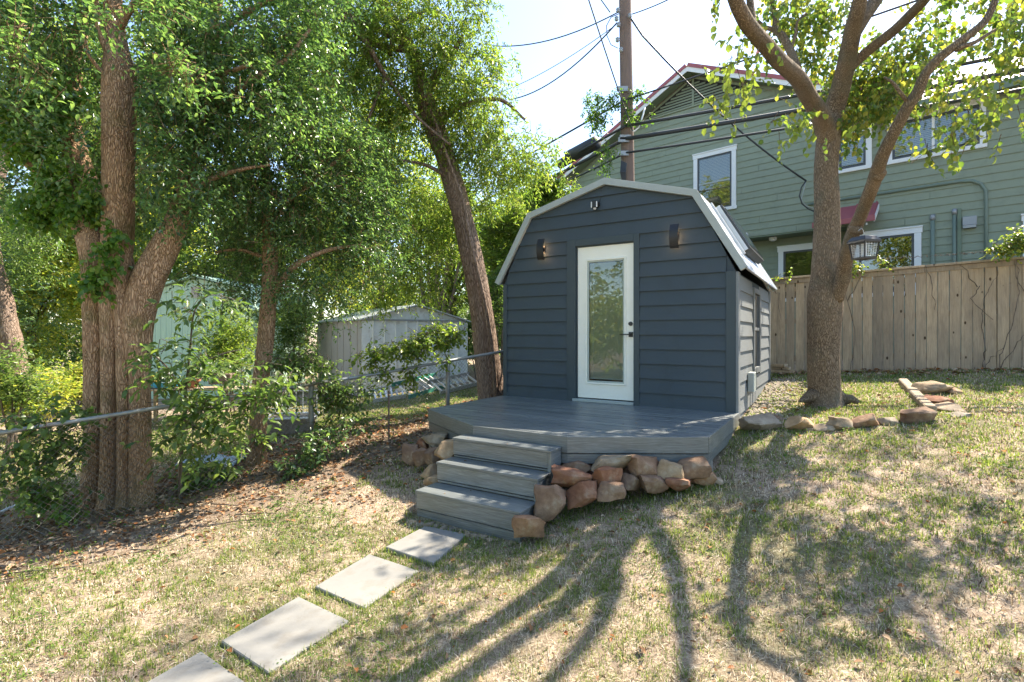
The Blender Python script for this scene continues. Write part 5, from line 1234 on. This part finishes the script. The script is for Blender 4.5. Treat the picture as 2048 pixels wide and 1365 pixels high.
# plant table with pots
Yt = 10.2; c = at(400, 776, Yt); g = gz1(c[0], c[1]); tbl = empty('garden_table', (c[0], c[1], g), .08, 'low pale plank table seen between the massive trunk and the slim trunk', 'table'); tz = c[2]-g
for i in range(4): MB().box((-1.05, -.3+.155*i, tz-.03), (1.05, -.155+.155*i, tz)).build('plank', M['picket'], tbl)
for sx in (-.95, .95):
    for sy in (-.25, .22): MB().box((sx-.03, sy-.03, 0), (sx+.03, sy+.03, tz-.031)).build('leg', M['picket'], tbl)
c2 = at(384, 775, Yt-.05); pot = empty('flower_pot', c2, 0, 'terracotta flower pot on the low table', 'pot')
m_ = MB(); m_.tube([(0,0,0),(0,0,.12)], [.09,.13], 20); m_.tube([(0,0,.12),(0,0,.165)], [.15,.155], 20); m_.build('pot', M['terracotta'], pot, smooth=False)
foliage('foliage', pot, 'leaf_mid', np.array([(c2[0], c2[1], c2[2]+.38, .22, .2, .2)]), 40, .2, 6, .07, .4, 'round', seed=111, sub=.05, nsub=10)
c2 = at(444, 768, Yt-.05); pot2 = empty('planter_box', c2, .1, 'brown wooden planter box with green leaves on the low table', 'planter')
MB().box((-.2,-.12,0),(.2,.12,.2)).build('box', M['pole'], pot2, bevel=.01)
foliage('foliage', pot2, 'leaf_mid', np.array([(c2[0], c2[1], c2[2]+.35, .25, .15, .15)]), 40, .2, 6, .07, .4, 'round', seed=112, sub=.05, nsub=10)
c2 = at(322, 775, Yt-.1); toy = empty('toy_crate', c2, 0, 'bright blue plastic crate with yellow slats beside the massive trunk', 'crate')
MB().box((-.28,-.15,0),(.28,.15,.10)).build('base', M['blue'], toy, bevel=.01)
for i in range(5): MB().tube([(-.22+.11*i,-.1,.1),(-.22+.11*i,-.1,.26),(-.22+.11*i,-.1,.30)], [.045,.045,.02], 10).build('slat', M['yellow'] if i < 3 else M['white'], toy)
# crumpled tarp
c = hit(430, 932); tp = []; r_ = np.random.default_rng(8); n = 14
H = r_.random((n, n))*.10
V = [(-.35+.7*i/(n-1)+r_.normal()*.01, -.22+.44*j/(n-1)+r_.normal()*.01, .02+H[i, j]) for i in range(n) for j in range(n)]
F = [(i*n+j, (i+1)*n+j, (i+1)*n+j+1, i*n+j+1) for i in range(n-1) for j in range(n-1)]
o = link('tarp_scrap', mesh_arr('tarp_scrap', V, F, False), M['paleblue']); o.location = c; setp(o, 'crumpled pale blue plastic scrap on the litter by the slim trunk', 'tarp')

# ------------------------------------------------------------------ shrubs and trees further back
def bush(px, py, Y, rx, ry, rd, label, mat, nt, L, seed, name='shrub', cat='shrub', group=None):
    c = at(px, py, Y); g = gz1(c[0], c[1]); o = empty(name, (c[0], c[1], g), 0, label, cat, group)
    sx = rx*Y/FPX; sy = ry*Y/FPX; r = np.random.default_rng(seed); cl = []
    for i in range(9): cl.append((c[0]+r.uniform(-.6,.6)*sx, c[1]+r.uniform(-.5,.5)*rd, c[2]+r.uniform(-.7,.6)*sy, sx*.5, rd*.5, sy*.42))
    m_ = MB()
    for i in range(6):
        e = Vector(cl[i][:3])-o.location; m_.tube([Vector((r.uniform(-.1,.1), r.uniform(-.1,.1), -.03)), e*.5+Vector((0,0,.1)), e], [.02, .014, .006], 6)
    m_.build('stem', M['bark_far'], o)
    foliage('foliage', o, mat, cl, nt, .22, 6, L, .45, 'diamond', seed=seed, sub=.12, nsub=18, twigs=4, zmin=-.02, droop=-.3, leafdroop=.0)
    return o
bush(460, 690, 11.5, 60, 75, .6, 'light green shrub standing before the mint green barn', 'leaf_lime', 1300, .07, 120)
bush(585, 660, 14.5, 60, 110, .9, 'dark green shrub between the slim trunk and the steel shed', 'leaf_mid', 1100, .09, 121)
bush(1075, 420, 14.0, 75, 75, .8, 'bright lime green bush above the left roof slope of the blue shed', 'leaf_lime', 2200, .085, 122)
bush(1000, 490, 12.8, 55, 100, .7, 'tall lime green bush against the left roof edge of the blue shed', 'leaf_lime', 1900, .08, 123)
bush(985, 610, 11.8, 32, 70, .5, 'narrow green bush between leaning trunk and blue shed', 'leaf_mid', 600, .075, 124)
bush(955, 660, 14.8, 30, 60, .5, 'small green bush at the right end of the steel shed', 'leaf_mid', 500, .08, 125)
bush(60, 790, 9.5, 80, 40, .6, 'yellowing hedge of vines left of the massive trunk', 'leaf_far', 900, .08, 126)
bush(150, 765, 12.5, 60, 35, .6, 'low green and orange vine thicket near the massive trunk', 'leaf_far', 800, .09, 127)
bush(20, 770, 8.0, 40, 60, .4, 'dark green vine covered fence corner at the left edge', 'leaf_mid', 420, .07, 128)
def far_tree(px, Y, ptop, pw, label, mat, nt, L, seed, tw=.3, group=None, cat='tree', low=.25, lean=0, name='background_tree'):
    c = at(px, 669, Y); g = gz1(c[0], c[1]); top = EYE+(669-ptop)/FPX*Y; h = top-g; rx = pw*Y/FPX/2
    o = empty(name, (c[0], c[1], g), 0, label, cat, group); r = np.random.default_rng(seed)
    m_ = MB(); limb(m_, [(0,0,-.1),(lean*.2,0,h*.2),(lean*.5,.1,h*.45),(lean,0,h*.8)], [tw*.62,tw*.5,tw*.36,tw*.1], n=12, step=.3, seed=seed); m_.build('trunk', M['bark_far'], o, smooth=True)
    cl = []
    for i in range(16):
        a = r.uniform(0, 6.28); q = math.sqrt(r.random()); z = g+h*(low+(1-low-.08)*r.random()); wz = 1-.5*abs((z-g)/h-.6)
        cl.append((c[0]+lean*.6+math.cos(a)*q*rx*.75*wz, c[1]+math.sin(a)*q*rx*.6*wz, z, rx*.42, rx*.42, h*.15))
    m_ = MB()
    for i in range(9):
        e = Vector(cl[i][:3])-o.location; s_ = Vector((lean*.4, 0, min(e.z*.6, h*.5))); limb(m_, [s_, (s_+e)/2+Vector((0,0,.2)), e], [tw*.22, tw*.14, tw*.04], n=7, step=.3, seed=i)
    m_.build('branch', M['bark_far'], o, smooth=True)
    foliage('crown', o, mat, cl, nt, .5, 7, L, .5, 'diamond', seed=seed+1, sub=.32, nsub=16, twigs=0, droop=.3)
    return o
G = 'trees beyond the neighbouring yard'
far_tree(60, 19, 380, 330, 'yellow green sunlit tree behind the far left hedge', 'leaf_far', 3000, .15, 201, group=G, low=.1)
far_tree(-120, 15, 100, 420, 'tall dark green tree at the far left edge', 'leaf_fargreen', 3000, .14, 202, group=G, low=.2)
far_tree(170, 27, 420, 260, 'rounded grey green tree far behind the massive trunk', 'leaf_fargreen', 2400, .2, 203, group=G, low=.05)
far_tree(250, 22, -60, 420, 'tall light green tree rising behind the mint barn, left side', 'leaf_far', 5200, .2, 204, group=G, low=.25)
far_tree(500, 21, -40, 420, 'tall green tree behind the slim trunk', 'leaf_mid', 5200, .2, 205, group=G, low=.12)
far_tree(760, 18.5, 200, 330, 'light green tree behind the steel shed', 'leaf_far', 3400, .14, 206, group=G, low=.14)
far_tree(900, 17, 330, 260, 'green tree behind the leaning trunk', 'leaf_lime', 2600, .12, 207, group=G, low=.15)
far_tree(1010, 21, 380, 240, 'rounded lime green tree beyond the left roof edge of the blue shed', 'leaf_lime', 2400, .15, 208, group=G, low=.05)
far_tree(640, 28, 380, 420, 'wide green tree far behind the steel shed', 'leaf_fargreen', 2600, .22, 209, group=G, low=.0)
far_tree(380, 30, 300, 420, 'wide green tree far behind the mint barn', 'leaf_fargreen', 2600, .22, 210, group=G, low=.0)
far_tree(0, 34, 420, 520, 'broad green tree far away at the left', 'leaf_fargreen', 2600, .28, 211, group=G, low=.0)
far_tree(900, 32, 430, 420, 'broad green tree far away behind the leaning trunk', 'leaf_fargreen', 2400, .26, 212, group=G, low=.0)
far_tree(-380, 24, 200, 600, 'large tree outside the photo on the left', 'leaf_fargreen', 2600, .24, 213, group=G, low=.0)
# gnarled trunk at far left and crape myrtle stems behind the steel shed
b = at(32, 770, 10.5); b[2] = gz1(b[0], b[1])
gn = empty('old_tree', b, 0, 'gnarled grey trunk with ivy at the far left edge', 'tree')
m_ = MB(); pxlimb(m_, b, [(36,800,10.5,60),(30,740,10.5,44),(18,680,10.5,42),(5,620,10.5,40),(-8,560,10.5,36),(-20,480,10.6,30),(-10,380,10.8,24),(20,280,11,16)], n=18, rough=.12, seed=131); m_.build('trunk', M['bark_pecan'], gn, smooth=True)
foliage('foliage', gn, 'leaf_mid', clumps_px([(20,700,10.2,16,40,.15),(60,520,10.6,60,40,.6),(20,420,10.8,80,60,.8),(90,470,10.8,60,40,.6)]), 700, .2, 6, .07, .5, 'diamond', seed=132, sub=.1, nsub=12)
b = at(868, 660, 16.0); b[2] = gz1(b[0], b[1])
cm_ = empty('crape_myrtle', b, 0, 'cluster of bare slender brown stems rising behind the steel shed', 'tree')
for i, (xb, xt, w_) in enumerate(((852,838,9),(862,856,8),(872,874,10),(884,894,9),(892,920,7),(866,900,6))):
    m_ = MB(); pxlimb(m_, b, [(xb,760,16,w_),(xb,650,16,w_),((xb+xt)/2,590,16,w_*.9),(xt,520,16,w_*.7),(xt+(xt-868)*.5,440,16,w_*.4)], n=9, seed=140+i, step=.2); m_.build('stem', M['bark_pear'], cm_, smooth=True)
foliage('crown', cm_, 'leaf_far', clumps_px([(850,500,16,50,50,.7),(900,480,16,50,50,.7),(870,430,16,60,50,.8)]), 900, .3, 6, .07, .5, 'diamond', seed=150, sub=.2, nsub=16)
# trees behind the camera, mirrored in the glass
for i, (x, y, h, mt) in enumerate(((-10, -5, 14, 'leaf_far'), (1, -12, 9, 'leaf_lime'), (8, -10, 8, 'leaf_mid'), (-15, 4, 15, 'leaf_far'))):
    g = gz1(x, y); o = empty('garden_tree', (x, y, g), 0, ['leafy tree behind the viewer on the left', 'tall lime green tree straight behind the viewer', 'leafy tree behind the viewer on the right', 'dark tree far left of the viewer'][i], 'tree')
    m_ = MB(); limb(m_, [(0,0,-.1),(.1,0,h*.3),(0,.1,h*.8)], [.25,.2,.06], n=12, step=.3); m_.build('trunk', M['bark_far'], o, smooth=True)
    r = np.random.default_rng(400+i); cl = [(x+r.uniform(-3,3), y+r.uniform(-3,3), g+h*(.1+.85*r.random()), 1.6, 1.6, 1.4) for _ in range(16)]
    foliage('crown', o, mt, cl, 2600, .5, 7, .24, .5, 'diamond', seed=410+i, sub=.3, nsub=14)

# ------------------------------------------------------------------ ground cover
def pip(px, py, poly):
    ins = np.zeros(len(px), bool); n = len(poly); j = n-1
    for i in range(n):
        xi, yi = poly[i]; xj, yj = poly[j]
        c_ = ((yi > py) != (yj > py)) & (px < (xj-xi)*(py-yi)/(yj-yi+1e-12)+xi); ins ^= c_; j = i
    return ins
def blocked(x, y):
    dx = x-SO.x; dy = y-SO.y; u = dx*U.x+dy*U.y; n = dx*N_.x+dy*N_.y
    b = (u > -.02) & (u < W+.03) & (n > -DEP) & (n < 1.62) | (u > .9) & (u < 2.4) & (n > 0) & (n < 2.2) | (u > 1.0) & (u < 2.13) & (n > 0) & (n < 3.05)
    for p in stone_polys: b |= pip(x, y, p)
    return b
def scatter(n, rmin, rmax, seed, amax=1.12, amin=-1.12, pw=1.0):
    r = np.random.default_rng(seed); d = rmin+(rmax-rmin)*r.random(n)**pw; a = r.uniform(amin, amax, n); x = d*np.sin(a); y = d*np.cos(a); k = ~blocked(x, y); return x[k], y[k], d[k], r
def soilmask(x, y):
    t = -.636*x+.77*y-6.26+(vn(x, y, .35, 11)-.5)*1.2
    return np.clip((t+1.55)/.7, 0, 1)*np.clip((2.0-t)/.8, 0, 1)
def lawn_limit(x, y):                        # beyond the wooden fence nothing grows here
    return (x-FA.x)*(-fd.y)+(y-FA.y)*fd.x < -.05
def blades(name, x, y, d, r, Lr, wd, mat, tilt=1.0, label=None):
    n = len(x); z = gz(x, y)-.003; P = np.stack([x, y, z], 1); a = r.uniform(0, 6.283, n); t = np.abs(r.normal(size=n))*tilt
    D = np.stack([np.cos(a)*t, np.sin(a)*t, np.ones(n)*.55+.2*r.random(n)], 1); D /= np.linalg.norm(D, axis=1)[:, None]
    L = r.uniform(*Lr, n); s = np.clip(d/4, .7, 3); wv = wd*s
    S_ = np.stack([-np.sin(a), np.cos(a), np.zeros(n)], 1)
    mid = P+D*(L*.55)[:, None]; tip = P+D*L[:, None]; tip[:, 2] -= L*.25*t; tip[:, 2] = np.maximum(tip[:, 2], z+.004)
    V = np.stack([P-S_*wv[:, None]*.5, P+S_*wv[:, None]*.5, mid+S_*wv[:, None]*.35, tip, mid-S_*wv[:, None]*.35], 1).reshape(-1, 3); b = np.arange(n)[:, None]*5
    F = np.concatenate([b+np.array([[0,1,2]]), b+np.array([[0,2,4]]), b+np.array([[4,2,3]])], 0)
    o = link(name, mesh_arr(name, V, F), M[mat], None, kind='stuff'); o['category'] = 'grass'; o['label'] = label; return o
def clumped(nc, per, spread, rmin, rmax, seed, dens):
    x, y, d, r = scatter(nc, rmin, rmax, seed); k = lawn_limit(x, y) & (r.random(len(x)) < dens(x, y)); x, y, d = x[k], y[k], d[k]
    T = np.repeat(np.arange(len(x)), per); q = r.normal(size=(len(T), 2))*spread*np.clip(d[T]/5, .8, 2)[:, None]
    x = x[T]+q[:, 0]; y = y[T]+q[:, 1]; k = ~blocked(x, y); return x[k], y[k], d[T][k], r
gdens = lambda x, y: (1-.93*soilmask(x, y))*np.clip((vn(x, y, 1.3, 33)*.4+vn(x, y, .35, 34)*.6-.36)*4, .05, 1)
x, y, d, r = clumped(17000, 10, .022, 2.0, 10, 331, gdens)
blades('green_tufts', x, y, d, r, (.02, .052), .0065, 'grass_green', .8, 'small tufts of broad green grass blades dotted over the lawn')
x, y, d, r = clumped(12000, 10, .03, 2.0, 10, 332, lambda x, y: (1-.8*soilmask(x, y))*.8)
blades('straw_tufts', x, y, d, r, (.02, .07), .0055, 'grass_dry', 2.0, 'matted dry straw lying in clumps on the lawn')
x, y, d, r = scatter(330000, 2.0, 13, 301)
k = lawn_limit(x, y) & (r.random(len(x)) < (1-.85*soilmask(x, y))*np.clip((vn(x, y, .22, 12)*.5+vn(x, y, .07, 18)*.5-.25)*2.2, .1, 1))
blades('dry_grass', x[k], y[k], d[k], r, (.02, .055), .0040, 'grass_dry', 1.5, 'short dry straw coloured grass covering the lawn')
x, y, d, r = scatter(430000, 2.0, 13, 302)
gm = np.clip((vn(x, y, 1.1, 13)*.35+vn(x, y, .30, 14)*.3+vn(x, y, .09, 17)*.35-.42)*6, .03, 1); gm = np.maximum(gm, (-.636*x+.77*y-6.26 > 1.2)*.9); gm = np.maximum(gm, .9*np.clip((y-.1*x-5.0)/1.0, 0, 1)*(x > 2.5))
k = lawn_limit(x, y) & (r.random(len(x)) < (1-.92*soilmask(x, y))*gm*.85)
blades('green_grass', x[k], y[k], d[k], r, (.018, .055), .0042, 'grass_green', .8, 'short green grass growing in patches over the lawn')
# clover-like weeds
x, y, d, r = scatter(26000, 2.0, 11.5, 303)
wm = np.clip((vn(x, y, .9, 15)*.5+vn(x, y, .28, 16)*.5-.47)*5, .03, 1)
left = np.clip((-x-.6)/1.5, 0, 1)
k = lawn_limit(x, y) & (r.random(len(x)) < (1-.8*soilmask(x, y))*wm*(.45+.55*left)); x, y, d = x[k], y[k], d[k]
nl = 5; T = np.repeat(np.arange(len(x)), nl); n = len(T); off = r.normal(size=(n, 2))*.018; X = x[T]+off[:, 0]; Y_ = y[T]+off[:, 1]
P = np.stack([X, Y_, gz(X, Y_)+r.uniform(.006, .035, n)], 1); a = r.uniform(0, 6.28, n); D = np.stack([np.cos(a), np.sin(a), r.uniform(-.2, .6, n)], 1); Nn = np.array([0,0,1.])+r.normal(size=(n, 3))*.35
Ls = r.uniform(.010, .022, n)*np.clip(d[T]/4, .8, 2)
V, F = leaf_arrays(P, D, Nn, Ls, Ls*.75, 'diamond', .1); o = link('lawn_weeds', mesh_arr('lawn_weeds', V, F), M['weed'], kind='stuff'); o['category'] = 'weeds'; o['label'] = 'small clover like green weeds scattered over the lawn'
# leaf litter
def litter(name, n, seed, fn, Lr, mat, label, rmax=14, amin=-1.12, amax=1.12, kind='stuff'):
    x, y, d, r = scatter(n, 2.0, rmax, seed, amax, amin); k = r.random(len(x)) < fn(x, y); x, y, d = x[k], y[k], d[k]; n = len(x)
    P = np.stack([x, y, gz(x, y)+r.uniform(.004, .028, n)], 1); a = r.uniform(0, 6.28, n); D = np.stack([np.cos(a), np.sin(a), r.normal(size=n)*.25], 1); Nn = np.array([0,0,1.])+r.normal(size=(n, 3))*.45
    Ls = r.uniform(*Lr, n)*np.clip(d/6, .8, 1.6); V, F = leaf_arrays(P, D, Nn, Ls, Ls*.6, 'round', .35)
    o = link(name, mesh_arr(name, V, F), M[mat], kind=kind); o['category'] = 'leaf litter'; o['label'] = label
fencezone = lambda x, y: np.exp(-((( (x-FA.x)*(-fd.y)+(y-FA.y)*fd.x)+.25)/.3)**2)*(x > 2)
litter('leaf_litter', 60000, 310, lambda x, y: np.clip(soilmask(x, y)*.9+fencezone(x, y)*.8+.03, 0, 1), (.025, .065), 'litter', 'brown fallen leaves under the trees and along the fences')
litter('leaf_litter', 9000, 311, lambda x, y: .10+0*x, (.02, .045), 'litter', 'few dry leaves scattered thinly over the open lawn', rmax=9)
litter('orange_leaves', 260, 312, lambda x, y: .5+0*x, (.03, .05), 'litter_orange', 'bright orange fallen leaves dotted over the lawn', rmax=9)
r = np.random.default_rng(318); n = 46; u_ = r.uniform(.1, 3.1, n); n_ = r.uniform(.05, 1.6, n); zz_ = np.full(n, SO.z+.003)
for q, (na, nb_, zt) in enumerate(((2.32, 2.5, .604), (2.53, 2.73, .419), (2.78, 3.0, .229))): u_[q*4:q*4+4] = r.uniform(1.1, 2.0, 4); n_[q*4:q*4+4] = r.uniform(na, nb_, 4); zz_[q*4:q*4+4] = zt
P = np.stack([SO.x+U.x*u_+N_.x*n_, SO.y+U.y*u_+N_.y*n_, zz_+.003], 1); a = r.uniform(0, 6.28, n); D = np.stack([np.cos(a), np.sin(a), np.full(n, .08)], 1); Nn = np.array([0,0,1.])+r.normal(size=(n, 3))*.12
Ls = r.uniform(.012, .035, n); V, F = leaf_arrays(P, D, Nn, Ls, Ls*.5, 'round', .2); o = link('deck_litter', mesh_arr('deck_litter', V, F), M['litter'], kind='stuff'); o['category'] = 'leaf litter'; o['label'] = 'tiny dry leaves lying on the grey deck boards and steps'
# gravel beside the shed
n = 900; r = np.random.default_rng(320); s_ = r.uniform(.1, 3.4, n); o_ = np.abs(r.normal(size=n))*.22+.04
gx = SO.x+U.x*(W+o_)-N_.x*s_; gy = SO.y+U.y*(W+o_)-N_.y*s_; gzz = gz(gx, gy)
Vo = np.array([(1,0,0),(-1,0,0),(0,1,0),(0,-1,0),(0,0,.6),(0,0,-.6)]); Fo = np.array([(0,2,4),(2,1,4),(1,3,4),(3,0,4),(2,0,5),(1,2,5),(3,1,5),(0,3,5)])
sz = r.uniform(.015, .05, n); V = (Vo[None]*(1+r.normal(size=(n, 6, 3))*.15)*sz[:, None, None]+np.stack([gx, gy, gzz+.005], 1)[:, None]).reshape(-1, 3); F = (np.arange(n)[:, None, None]*6+Fo[None]).reshape(-1, 3)
o = link('gravel', mesh_arr('gravel', V, F), M['rock_pale'], kind='stuff'); o['category'] = 'gravel'; o['label'] = 'pale loose gravel along the right wall of the blue shed'
xs_, ys_ = [], []; r = np.random.default_rng(341)
for p in stone_polys:
    for i in range(4):
        (xa, ya_), (xb, yb_) = p[i], p[(i+1) % 4]; t = r.random(170); q = r.normal(size=(170, 2))*.012; cx = sum(v[0] for v in p)/4; cy = sum(v[1] for v in p)/4
        X = xa+(xb-xa)*t; Y_ = ya_+(yb_-ya_)*t; X = cx+(X-cx)*1.035+q[:, 0]; Y_ = cy+(Y_-cy)*1.035+q[:, 1]; xs_.append(X); ys_.append(Y_)
for (px_, py_) in [(x0_, y0_) for x0_, y0_ in zip(np.linspace(1120, 1430, 26), np.linspace(1030, 975, 26))]:
    c = hit(px_, py_); q = r.normal(size=(34, 2))*.05; xs_.append(c[0]+q[:, 0]); ys_.append(c[1]+q[:, 1])
x = np.concatenate(xs_); y = np.concatenate(ys_); k = ~blocked(x, y); x, y = x[k], y[k]; d = np.hypot(x, y)
blades('edge_grass', x, y, d, r, (.025, .06), .0055, 'grass_green', .9, 'grass growing against the pavers and the stone wall')
# fallen twigs
m_ = MB(); r = np.random.default_rng(330)
for i in range(170):
    x_ = r.uniform(-5, -1.2); y_ = r.uniform(3.2, 8); 
    if soilmask(np.array([x_]), np.array([y_]))[0] < .3: continue
    a = r.uniform(-.5, .9); L_ = r.uniform(.15, .7); pts_ = []
    for t in np.linspace(0, 1, 4): xx = x_+math.cos(a)*L_*t+r.normal()*.01; yy = y_+math.sin(a)*L_*t+r.normal()*.01; pts_.append((xx, yy, gz1(xx, yy)+.012+.01*r.random()))
    m_.tube(pts_, [.006, .005, .004, .002], 5)
o = m_.build('fallen_twigs', M['bark_far'], None, kind='stuff', fixn=False); o['category'] = 'twigs'; o['label'] = 'thin fallen twigs lying in the leaf litter by the chain link fence'
